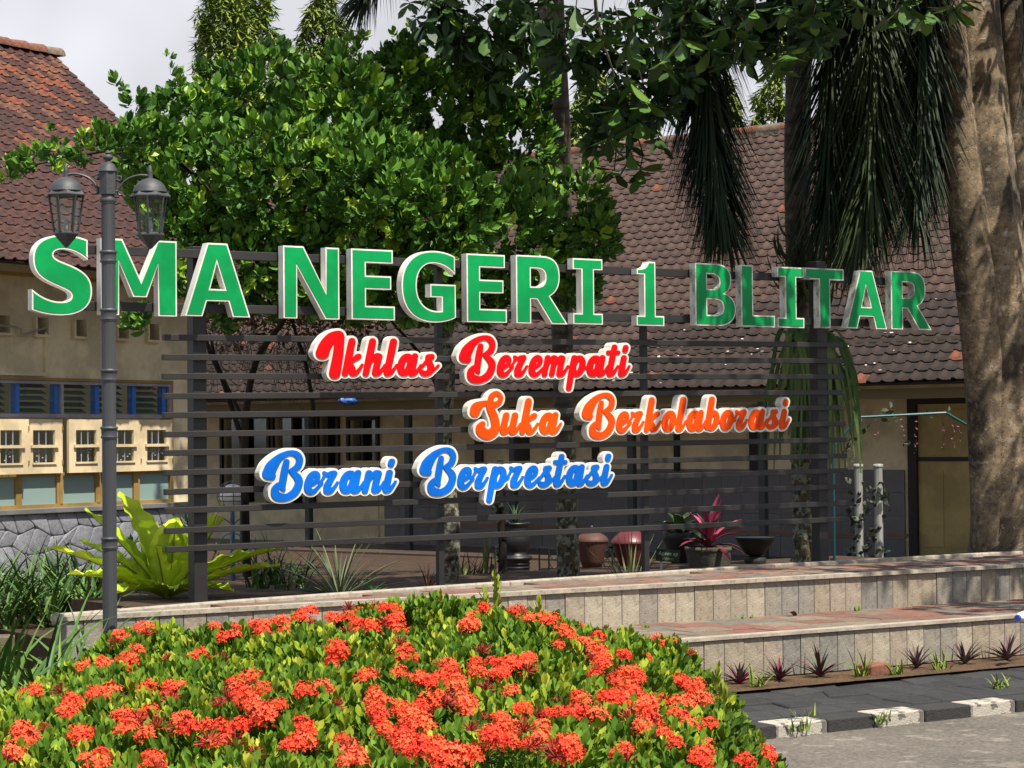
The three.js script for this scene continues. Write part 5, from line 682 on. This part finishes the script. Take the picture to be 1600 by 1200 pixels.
// lilies at the left edge and along the stone base
const lily = (seed, n, L, W) => { const r = rng(seed); const out = []; for (let k = 0; k < n; k++) out.push(bl(L * (.6 + .6 * r()), W * (.7 + .5 * r()), .12 + r() * .6, .5 + r() * 1.4, r() * 6.28).translate((r() - .5) * .1, 0, (r() - .5) * .1)); return out; };
{
  const gm = [[.05, .11, .02], [.08, .16, .03], [.035, .08, .018], [.11, .19, .035]].map(c => leafMat(.45, { color: lin(...c), specularIntensity: .5 }));
  const clump = (p, label, seed, n, L, W, mi) => { const g = thing('spider_lily', label, 'plant', p.toArray(), 0, 'spider lilies'); lily(seed, n, L, W).forEach((G, k) => mesh('leaf', G, gm[(mi + (k % 3 === 0 ? 1 : 0)) % 4], g)); };
  const near = [[15, 10.2], [70, 10.4], [-30, 9.9], [120, 10.8], [50, 9.8], [-10, 10.8], [95, 10.0], [140, 11.1], [30, 11.0], [75, 9.5], [0, 9.6]]; near.forEach(([x, b], i) => { const p = at(x, 1090, b); p.y = .12; clump(p, 'green strap-leaved lily clump at the hedge end by the lamp post', 300 + i, 28, .78, .034, i % 2 ? 1 : 3); });
  const far = [[-20, 15.5], [15, 15.2], [45, 15.6], [75, 15.3], [105, 15.7], [135, 15.5], [0, 16.4], [35, 16.6], [65, 16.5], [95, 16.8], [125, 16.6], [150, 16.2], [-10, 17.4], [50, 17.4], [110, 17.5], [160, 17]]; far.forEach(([x, b], i) => { const p = at(x, 950, b); p.y = .28; clump(p, 'dark green lily clump in the low bed along the grey stone base', 340 + i, 34, .62, .026, i % 3 === 1 ? 0 : 2); });
  far.slice(0, 0);
  const inside = [[410, 17.5], [440, 17.8], [470, 18.2], [425, 18.6], [398, 18.3]]; inside.forEach(([x, b], i) => { const p = at(x, 900, b); p.y = .36; clump(p, 'dark strap-leaved lily behind the slats near the globe lamp', 380 + i, 22, .5, .02, 2); });
  const pe = thing('low_planter', 'low concrete block edging around the lily bed by the lamp post', 'planter edge'); const r = rng(9); for (let k = 0; k < 9; k++) { const p = at(-60 + k * 27, 960, 14.6 + k * .12); const m = mesh('edging_block', rbox(.2, .30, .12, 0, 0, 0, .012), mat(lin(.16 + .05 * r(), .125 + .04 * r(), .10 + .03 * r()), .95, { map: stoneT }), pe); m.position.set(p.x, .13, p.z); m.rotation.y = -YAW + .4; }
  const bed = mesh('lily_bed', metricUV(new THREE.BoxGeometry(4.2, .24, 3.2)), M.soil); const bp = at(40, 930, 16.6); bed.position.set(bp.x, .12, bp.z); bed.rotation.y = -YAW + .4; tag(bed, 'low soil bed full of lilies below the stone base', 'soil bed', null, 'structure');
  const lawn = thing('ground_herbs', 'low green herbs covering the soil round the lamp post foot', 'ground cover'); lawn.userData.kind = 'stuff'; delete lawn.userData.category; const lf = leafGeo(.05, .022, { n: 2 }), ro = rosette(lf, 7, 12, { t0: .4, t1: 1.4 }), ms = [], cs = []; for (let k = 0; k < 900; k++) { const b = 9.3 + r() * 3, p = at(-60 + r() * 300, 1050, b); p.y = .02 + r() * .06; ms.push(M4(p, qTo(V((r() - .5), 1, (r() - .5))), .8 + r() * .8)); cs.push(mix([.06, .12, .02], [.16, .22, .03], r())); } instanced('herbs', ro, softLeaf, ms, cs, lawn);
}
// bare-stemmed shrubs between the fern and the stone base
[[238, 895, 832, 16.2], [285, 900, 815, 16.4], [215, 900, 850, 16.6], [300, 905, 840, 16.1]].forEach(([x, y0, y1, b], i) => {
  const r = rng(420 + i), p = at(x, y0, b); p.y = .2; const top = at(x - 14 + r() * 24, y1, b), g = thing('stem_shrub', ['thin bare-stemmed shrub with a yellow bud tip by the stone base', 'thin bare-stemmed shrub with a leafy tuft beside the sign post', 'short thin-stemmed shrub behind the lamp pole', 'thin-stemmed shrub half hidden by the left sign post'][i], 'shrub', [0, 0, 0], 0, 'stem shrubs');
  mesh('stem', tube([p, p.clone().lerp(top, .5).add(V(.05, 0, 0)), top], [.014, .007], 6), M.twig, g); mesh('stem', tube([p.clone().lerp(top, .4), top.clone().add(V(.15, -.1, 0))], [.009, .005], 5), M.twig, g);
  mesh('leaf_tuft', [rosette(leafGeo(.09, .03, { n: 3 }), 8, 430 + i, { t0: .2, t1: 1.3 }).translate(top.x, top.y, top.z), rosette(leafGeo(.07, .026, { n: 3 }), 6, 440 + i, {}).translate(top.x + .15, top.y - .1, top.z)], leafMat(.6, { color: i ? lin(.05, .09, .025) : lin(.30, .28, .03) }), g);
});
// purple rhoeo plants at the wall foot
[[1155, 1076, .14], [1218, 1068, .15], [1281, 1060, .18], [1432, 1050, .14], [1507, 1045, .16], [1574, 1038, .18]].forEach(([x, y, s], i) => {
  const p = onZ(x, y, -9.98); p.y = .138; const cols = i < 3 ? [[.12, .022, .05], [.20, .03, .075], [.07, .04, .04], [.10, .12, .08]] : [[.10, .05, .06], [.16, .11, .11], [.09, .09, .065], [.07, .035, .045]];
  const L = ['small purple rhoeo beside the hedge end', 'purple rhoeo with maroon leaves next to the hedge-end one', 'bushy magenta rhoeo just before the loose brick', 'grey purple rhoeo just past the loose brick', 'grey purple rhoeo between two others near the wall end', 'tallest grey purple rhoeo below the blue cap'][i];
  tuft('rhoeo', L + ' at the wall foot', 'plant', p, 26, (r, t) => bl(s * (.75 + .5 * r()), .024, .1 + 1.05 * r(), .3, r() * 6.28, { n: 4, fold: .5 }), cols, 'rhoeo plants along the wall foot', 450 + i);
});
{ const p = onZ(1366, 1062, -9.95); const m = mesh('loose_brick', rbox(.21, .07, .11, 0, 0, 0, .012), mat(lin(.26, .10, .065), .9, { map: stoneT, bumpMap: coarseB, bumpScale: .008 })); m.position.set(p.x, .158, p.z); m.rotation.y = .25; tag(m, 'loose red brick lying in the soil between two rhoeos', 'brick'); }
// weeds
[[1345, 1062, -9.85, .16], [1185, 1080, -9.8, .12], [1400, 1068, -9.8, .10], [1470, 1050, -9.85, .11], [1260, 1128, -9.02, .09], [1378, 1152, -8.85, .08], [1562, 1100, -9.2, .08], [1250, 1160, -8.83, .07]].forEach(([x, y, z, s], i) => {
  const p = onZ(x, y, z); p.y = z > -9.05 ? .03 : z > -9.5 ? .09 : .138; tuft('weed', ['leafy weed beside the loose brick', 'grass tuft by the purple rhoeo at the hedge end', 'low weed past the loose brick', 'low weed between the grey rhoeos', 'grass tuft growing behind the kerb near the hedge', 'grass tuft growing at the road edge of a kerb joint', 'tiny weed in a joint of the dark paving', 'grass tuft at the road edge by the first white kerb stone'][i], 'weed', p, 22, (r) => bl(s * (.5 + r()), .012, .1 + r() * .9, .5, r() * 6.28, { n: 3 }).translate((r() - .5) * .12, 0, (r() - .5) * .05), [[.14, .22, .03], [.20, .24, .04], [.10, .16, .03]], 'weeds along the kerb and wall', 470 + i);
});
[[1340, 948, -11.05, .39], [1160, 962, -11.05, .39], [1010, 975, -10.9, .39], [1175, 952, -11.06, .39]].forEach(([x, y, z, h], i) => { const p = onZ(x, y, z); p.y = h; const g = thing('seedling', ['bright green seedling growing in the middle of the step joint', 'small weed in the step joint near the hedge', 'creeping weed on the lower step beside the hedge', 'tiny sprout at the foot of the upper stone wall'][i], 'weed', p.toArray(), 0, 'seedlings on the step'); mesh('leaves', rosette(leafGeo(i ? .04 : .055, .025, { n: 3 }), i === 2 ? 16 : 8, 490 + i, { t0: .3, t1: 1.5 }), leafMat(.5, { color: lin(.12, .24, .03) }), g); });
{ const q = onY(1232, 963, .40), g = mesh('fallen_leaf', leafGeo(.12, .05, { n: 4, curl: .8, fold: .5 }).rotateX(-Math.PI / 2).rotateY(-1.2), mat(lin(.13, .09, .045), .8)); g.position.set(q.x, .425, q.z); tag(g, 'curled brown fallen leaf lying on the lower step', 'leaf');
  const c = onY(1590, 968, .43), b = thing('bottle_cap_end', 'blue and white plastic bottle end lying on the step edge', 'bottle', [c.x, .44, c.z], .5); mesh('cap', new THREE.CylinderGeometry(.017, .019, .035, 16).rotateZ(Math.PI / 2).translate(0, 0, 0), mat(lin(.02, .06, .35), .35), b); mesh('body', lathe([[.012, 0], [.014, .02], [.03, .05], [.032, .16], [.0, .165]], 18).rotateZ(-Math.PI / 2).translate(.015, 0, 0), mat(lin(.75, .77, .8), .3), b); }

// ------------------------------------------------------------------ pots and plants on the veranda side
const potAt = (px, py, b) => { const p = at(px, py, b); p.y = 0; return p; };
{
  const urn = (name, label, px, b, prof, m, s = 1) => { const p = potAt(px, 880, b), g = thing(name, label, 'pot', p.toArray(), 0); mesh('vessel', lathe(prof.map(q => [q[0] * s, q[1] * s]), 28), m, g); return g; };
  // black pot on a stand, left
  let g = urn('black_urn', 'black ceramic urn on a moulded base holding grass, beside the twisted stem', 806, 24.5, [[0, .03], [.17, .03], [.17, .10], [.15, .12], [.15, .22], [.18, .24], [.18, .27], [.12, .29], [.13, .33], [.165, .40], [.165, .48], [.14, .54], [.14, .6], [.158, .62], [.158, .64], [.13, .64], [.12, .58], [0, .57]], M.black);
  for (const y of [.15, .19]) mesh('moulding', new THREE.TorusGeometry(.152, .008, 6, 28).rotateX(Math.PI / 2).translate(0, y, 0), M.black, g);
  tuft('pot_grass', 'dark green grassy plant growing from the black urn', 'plant', V(g.position.x, .6, g.position.z), 40, r => bl(.16 + .16 * r(), .018, .1 + r() * .9, .8, r() * 6.28), [[.03, .06, .02], [.045, .085, .02]], null, 510);
  // iron bench with two lidded pots
  { const p = potAt(908, 880, 24.6), b = thing('iron_bench', 'black wrought iron bench frame behind the lichen palm trunk', 'bench', p.toArray(), -YAW + .25); const bars = []; const W = .84, D = .4, H = .36; for (const x of [-W / 2, W / 2]) for (const z of [-D / 2, D / 2]) mesh('leg', tube([V(x, .03, z), V(x, H, z)], [.011, .011], 6, { n: 1 }), M.black, b); for (const y of [.12, H]) for (const z of [-D / 2, D / 2]) bars.push(box(W, .018, .014, 0, y, z)); for (const x of [-W / 2, W / 2]) for (const y of [.12, H]) bars.push(box(.014, .018, D, x, y, 0)); mesh('frame', bars, M.black, b); const sc = []; for (let k = 0; k < 7; k++) for (const y of [.19, .29]) sc.push(new THREE.TorusGeometry(.042, .005, 5, 14, 4.6).rotateZ(k % 2 ? 1 : 3).translate(-W / 2 + .06 + k * .12, y, D / 2)); mesh('scrollwork', sc, M.black, b); }
  { const q = at(925, 880, 24.2); const a = thing('lidded_jar', 'terracotta jar with a domed lid and knob by the lichen palm trunk', 'jar', [q.x, .13, q.z]); mesh('body', lathe([[0, 0], [.09, 0], [.13, .1], [.165, .28], [.17, .31], [.15, .31]], 26), M.terracotta, a); const l = mesh('lid', lathe([[.18, .31], [.18, .33], [.15, .37], [.06, .42], [.02, .435]], 26), M.terracotta, a); mesh('knob', new THREE.SphereGeometry(.025, 12, 10).translate(0, .46, 0), M.black, l); }
  { const q = at(985, 880, 24.4); const a = thing('lidded_jar', 'dark red jar with a flat sloping lid behind the agave', 'jar', [q.x, .13, q.z]); mesh('body', lathe([[0, 0], [.1, 0], [.15, .12], [.19, .26], [.2, .28]], 26), M.redpot, a); mesh('lid', lathe([[.215, .28], [.21, .31], [.16, .36], [.1, .41], [0, .43]], 26), M.redpot, a); }
  // agave and its label
  { const q = at(985, 885, 17.3); q.y = .30; const p = q; tuft('agave', 'narrow-leaved variegated agave by the thin sign post', 'plant', p, 34, r => bl(.42 + .22 * r(), .018, .05 + r() * 1.0, .15, r() * 6.28, { fold: .5 }), [[.16, .17, .07], [.10, .13, .05], [.24, .24, .12]], null, 520); }
  { const p = at(1037, 868, 17.2), s = thing('plant_label', 'small dark green plant label on a white stake beside the agave', 'sign', [p.x, .30, p.z], -YAW + .35); const cv = document.createElement('canvas'); cv.width = 256; cv.height = 128; const c = cv.getContext('2d'); c.fillStyle = '#1c2a1c'; c.fillRect(0, 0, 256, 128); c.fillStyle = '#9fb08c'; c.font = 'bold 52px sans-serif'; c.textAlign = 'center'; c.fillText('Agave sp', 128, 60); c.font = '38px sans-serif'; c.fillText('(Agave)', 128, 108); const t = new THREE.CanvasTexture(cv); t.colorSpace = THREE.SRGBColorSpace; const H = p.y - .30; const bd = mesh('board', box(.2, .095, .006, 0, H, 0), mat(lin(.012, .022, .012), .5), s); bd.rotation.z = -.1; const pr = mesh('print', new THREE.PlaneGeometry(.19, .09).translate(0, H, .0052), mat(lin(1, 1, 1), .6, { map: t }), bd); mesh('stake', box(.018, H, .004, -.02, H / 2, -.006), mat(lin(.45, .45, .43), .6), s); }
  // black urn with dieffenbachia, grey pot with cordyline, pedestal bowl
  urn('black_urn', 'tall tapering black urn holding the variegated green plant', 1066, 22.6, [[0, .03], [.14, .03], [.14, .1], [.11, .13], [.09, .2], [.12, .32], [.19, .52], [.2, .6], [.17, .6], [0, .56]], M.black);
  { const q = potAt(1062, 880, 22.6); tuft('dieffenbachia', 'green variegated dumb cane spilling over the tall black urn', 'plant', V(q.x, .58, q.z), 26, r => bl(.2 + .16 * r(), .085, .2 + r() * 1.0, 1.2, r() * 6.28, { shape: 1 }), [[.10, .18, .05], [.06, .12, .03], [.20, .27, .11], [.04, .08, .025]], null, 530); }
  { const g2 = urn('grey_pot', 'wide grey concrete flower pot below the red cordyline', 1108, 21.6, [[0, .03], [.15, .03], [.155, .06], [.20, .30], [.225, .46], [.235, .47], [.235, .5], [.205, .5], [.19, .44], [0, .43]], mat(lin(.10, .095, .075), .9, { map: stoneT, bumpMap: coarseB, bumpScale: .01 }));
    tuft('cordyline', 'red-leaved cordyline growing in the wide grey pot', 'plant', V(g2.position.x, .45, g2.position.z), 30, (r, t) => bl(.26 + .22 * r(), .065, .1 + t * 1.25, .4 + t * .8, r() * 6.28, { shape: 1, fold: .4 }).translate(0, .12 * (1 - t), 0), [[.28, .03, .08], [.18, .02, .05], [.38, .06, .12], [.10, .03, .03]], null, 540); }
  { const q = at(1080, 878, 17.2); q.y = .40; tuft('broad_seedling', 'little plant with bright broad leaves in front of the grey pot', 'plant', q, 6, r => bl(.1 + .05 * r(), .06, .1 + r() * .8, .4, r() * 6.28, { shape: 1 }), [[.14, .30, .05], [.20, .36, .08]], null, 545); }
  { const g3 = urn('pedestal_bowl', 'black bowl planter standing on a squat stone pedestal', 1180, 22.2, [[0, .36], [.06, .38], [.10, .40], [.17, .50], [.205, .56], [.19, .56], [0, .5]], M.black); mesh('pedestal', lathe([[.135, .02], [.135, .06], [.125, .07], [.10, .24], [.095, .30], [.11, .31], [.11, .36], [.08, .37]], 8), mat(lin(.03, .03, .028), .7, { map: stoneT }), g3); }
  // narrow-leaved yucca behind the slats, left
  { const q = at(530, 918, 16.4); q.y = .36; tuft('yucca', 'spiky grey green yucca rosette behind the lower slats', 'plant', q, 90, r => bl(.40 + .26 * r(), .018, .05 + Math.pow(r(), .7) * 1.35, .25 + r() * .5, r() * 6.28, { fold: .5 }), [[.10, .13, .07], [.07, .10, .05], [.15, .17, .10]], null, 550); }
  { const q = at(580, 905, 17); q.y = .36; tuft('leafy_herb', 'small broad-leaved green plant beside the spiky yucca', 'plant', q, 12, r => bl(.12 + .08 * r(), .05, .3 + r(), .6, r() * 6.28, { shape: 1 }), [[.05, .13, .03], [.08, .17, .04]], null, 555); }
  { const q = at(668, 905, 17.6); q.y = .36; tuft('red_dracaena', 'reddish spiky dracaena beside the thin sign post', 'plant', q, 34, r => bl(.2 + .1 * r(), .011, .1 + r() * 1.2, .3, r() * 6.28), [[.13, .05, .04], [.10, .06, .04]], null, 560); }
  // trough planter with mixed plants
  { const q = potAt(740, 880, 21), t = thing('trough_planter', 'long dark trough planter under the mossy trunk', 'planter', q.toArray(), -YAW); mesh('trough', [boxSpan(-.36, .34, .03, .26, -.1, .1)], mat(lin(.05, .05, .045), .85, { map: stoneT }), t); mesh('soil', boxSpan(-.34, .32, .255, .268, -.08, .08), M.soil, t);
    tuft('trough_plants', 'mixed green and yellow strap leaves growing in the long trough', 'plants', V(q.x, .26, q.z), 60, r => bl(.12 + .2 * r(), .018, r() * .8, .6, r() * 6.28).translate((r() - .5) * .55, 0, (r() - .5) * .4), [[.07, .12, .03], [.16, .17, .05], [.10, .07, .04], [.22, .26, .07]], null, 565);
    tuft('snake_plant', 'upright yellow-edged snake plant in the long trough', 'plant', plan((757 - 800) / FOCAL * 21, 21, .26), 9, r => bl(.3 + .2 * r(), .035, .02 + r() * .18, .05, r() * 6.28), [[.20, .22, .06], [.10, .14, .05]], null, 566); }
  { const q = potAt(783, 880, 21.4), g4 = thing('climbing_stem', 'dark climber-wrapped stem standing beside the black urn', 'plant', q.toArray()), r = rng(570); mesh('stem', tube([V(0, 0, 0), V(.02, .5, 0), V(-.01, 1, 0), V(.0, 1.35, 0)], [.05, .04, .035, .03], 8), M.twig, g4); const ls = []; for (let k = 0; k < 70; k++) ls.push(leafGeo(.06, .045, { n: 3 }).applyMatrix4(M4(V((r() - .5) * .12, .2 + r() * 1.1, (r() - .5) * .12), qTo(sphereDir(r)), .7 + r() * .6))); mesh('leaves', ls, leafMat(.6, { color: lin(.03, .04, .02) }), g4); }
  { const q = at(1225, 872, 18.3); q.y = .34; tuft('base_herb', 'scrubby little herb at the foot of the draped palm', 'plant', q, 26, r => bl(.08 + .1 * r(), .012, r() * 1.1, .4, r() * 6.28), [[.05, .06, .03], [.07, .09, .03]], null, 575); }
}
// globe lamp in a wire cage
{
  const b = 18.6, c = at(363, 775, b), g = thing('cage_lamp', 'round white globe lamp in a rusty wire cage on a scrolled blue post', 'lamp', [c.x, 0, c.z], -YAW), R = .125, cm = mat(lin(.14, .12, .10), .6), wires = [];
  mesh('globe', new THREE.SphereGeometry(.105, 24, 18).scale(1, .95, 1).translate(0, c.y, 0), mat(lin(.85, .85, .78), .3), g);
  for (let k = 0; k < 4; k++) wires.push(new THREE.TorusGeometry(R, .004, 5, 28).rotateY(k * Math.PI / 4 + .2).translate(0, c.y, 0)); for (const y of [-.04, .0]) wires.push(new THREE.TorusGeometry(Math.sqrt(R * R - y * y), .0045, 5, 28).rotateX(Math.PI / 2).translate(0, c.y + y, 0)); mesh('cage', wires, cm, g);
  mesh('post', tube([V(0, .4, 0), V(0, c.y - .13, 0)], [.022, .018], 10, { n: 2 }), mat(lin(.06, .13, .20), .5), g);
  const sc = []; for (const s of [-1, 1]) for (const z of [0, 1.57]) sc.push(tube([V(0, c.y - .24, 0), V(s * .05, c.y - .2, 0), V(s * .11, c.y - .17, 0), V(s * .125, c.y - .2, 0), V(s * .10, c.y - .21, 0)].map(p => p.applyAxisAngle(YA, z)), [.005, .004], 5, { n: 14 })); mesh('scrolls', sc, cm, g);
  const hoops = []; for (const s of [0, 1.57]) hoops.push(new THREE.TorusGeometry(.11, .006, 5, 20, Math.PI).rotateY(s).translate(0, c.y - .42, 0)); mesh('hoops', hoops, mat(lin(.07, .16, .24), .5), g);
}
// white planter tubes, teal arch
{
  [[1341, 725, 24.0], [1372, 725, 23.6]].forEach(([x, y, b], i) => { const top = at(x, y, b), p = thing('tower_planter', ['white pipe tower planter with dark climbing leaves next to the teal frame', 'white pipe tower planter in a purple pot beside the door'][i], 'planter', [top.x, 0, top.z]), r = rng(600 + i), H = top.y; mesh('pipe', lathe([[.045, .02], [.045, H - .03], [.052, H - .03], [.052, H], [.0, H + .004]], 18), mat(lin(.36, .37, .37), .5, { map: agedT }), p); const cups = [], lv = []; for (let k = 0; k < 9; k++) { const a = -YAW + 3.14 + (k % 3 - 1) * 1.1 + Math.PI, yy = .12 + k * (H - .2) / 9; cups.push(new THREE.SphereGeometry(.022, 8, 6).translate(Math.sin(a) * .042, yy, Math.cos(a) * .042)); } cups.forEach(c => mesh('net_cup', c, M.black, p)); for (let k = 0; k < 70; k++) { const a = r() * 6.28; lv.push(leafGeo(.075, .06, { n: 3, peak: .4 }).applyMatrix4(M4(V(Math.sin(a) * (.06 + .06 * r()), .1 + Math.pow(r(), 1.5) * (H - .3), Math.cos(a) * (.06 + .06 * r())), qTo(sphereDir(r)), .6 + r() * .7))); } mesh('leaves', lv, leafMat(.6, { color: lin(.02, .032, .014) }), p); mesh('pot', lathe([[0, .01], [.1, .01], [.13, .14], [.12, .14], [0, .12]], 20), i ? mat(lin(.05, .03, .14), .5) : M.black, p); });
  const b = 22, g = thing('teal_arch', 'teal painted metal arch frame with hanging flower strings in front of the door', 'arch'), m = M.teal, P = (x, y, d = 0) => at(x, y, b + d), tb = (...q) => tube(q, [.013, .013], 8, { n: 1 }), r = rng(610);
  const poly2 = d => [P(1304, 905, d), P(1302, 700, d), P(1340, 652, d), P(1478, 645, d), P(1530, 675, d), P(1536, 905, d)];
  for (const d of [0, 1]) { const q = poly2(d); const parts = []; for (let i = 0; i + 1 < q.length; i++) parts.push(tb(q[i], q[i + 1])); mesh('hoop', parts, m, g); }
  mesh('cross_bars', [0, 1, 2, 3, 4, 5].map(i => tb(poly2(0)[i], poly2(1)[i])).concat([.2, .4, .6, .8].map(t => tb(poly2(0)[0].lerp(poly2(0)[1], t), poly2(1)[0].lerp(poly2(1)[1], t)))), m, g);
  const st2 = [], lv = []; for (const x of [1372, 1412, 1432, 1475, 1490, 1500]) { const n = 10 + Math.floor(r() * 5), y0 = 655; for (let k = 0; k < n; k++) st2.push(leafGeo(.03, .02, { n: 2 }).applyMatrix4(M4(P(x + (r() - .5) * 5, y0 + k * 4, .3), qTo(sphereDir(r)), 1))); } mesh('flower_strings', st2, mat(lin(.16, .06, .08), .7), g);
  for (const [x, y] of [[1385, 645], [1375, 655], [1395, 655], [1450, 648], [1485, 645], [1352, 668], [1346, 680], [1332, 688], [1325, 700], [1326, 720], [1415, 690], [1340, 660], [1322, 740], [1390, 640]]) for (let k = 0; k < 4; k++) lv.push(leafGeo(.075, .045, { n: 3 }).applyMatrix4(M4(P(x + (r() - .5) * 8, y + (r() - .5) * 8, .3), qTo(sphereDir(r)), .6 + r() * .6))); mesh('leaves', lv, leafMat(.6, { color: lin(.03, .05, .02) }), g);
}
{ const p = hallPlane(546, 626, 1.62), g = mesh('blue_tarp', new THREE.IcosahedronGeometry(.12, 3), mat(lin(.02, .08, .30), .5)); const a = g.geometry.attributes.position; for (let i = 0; i < a.count; i++) { const k = .6 + .8 * vn3(a.getX(i) * 18 + 5, a.getY(i) * 18 + 5, a.getZ(i) * 18, 2); a.setXYZ(i, a.getX(i) * k * 1.2, a.getY(i) * k * .5, a.getZ(i) * k * .6); } g.geometry.computeVertexNormals(); g.position.copy(p); tag(g, 'crumpled blue plastic scrap caught on the roof gutter', 'plastic scrap'); }
console.log('things done');
renderer.render(scene, camera);
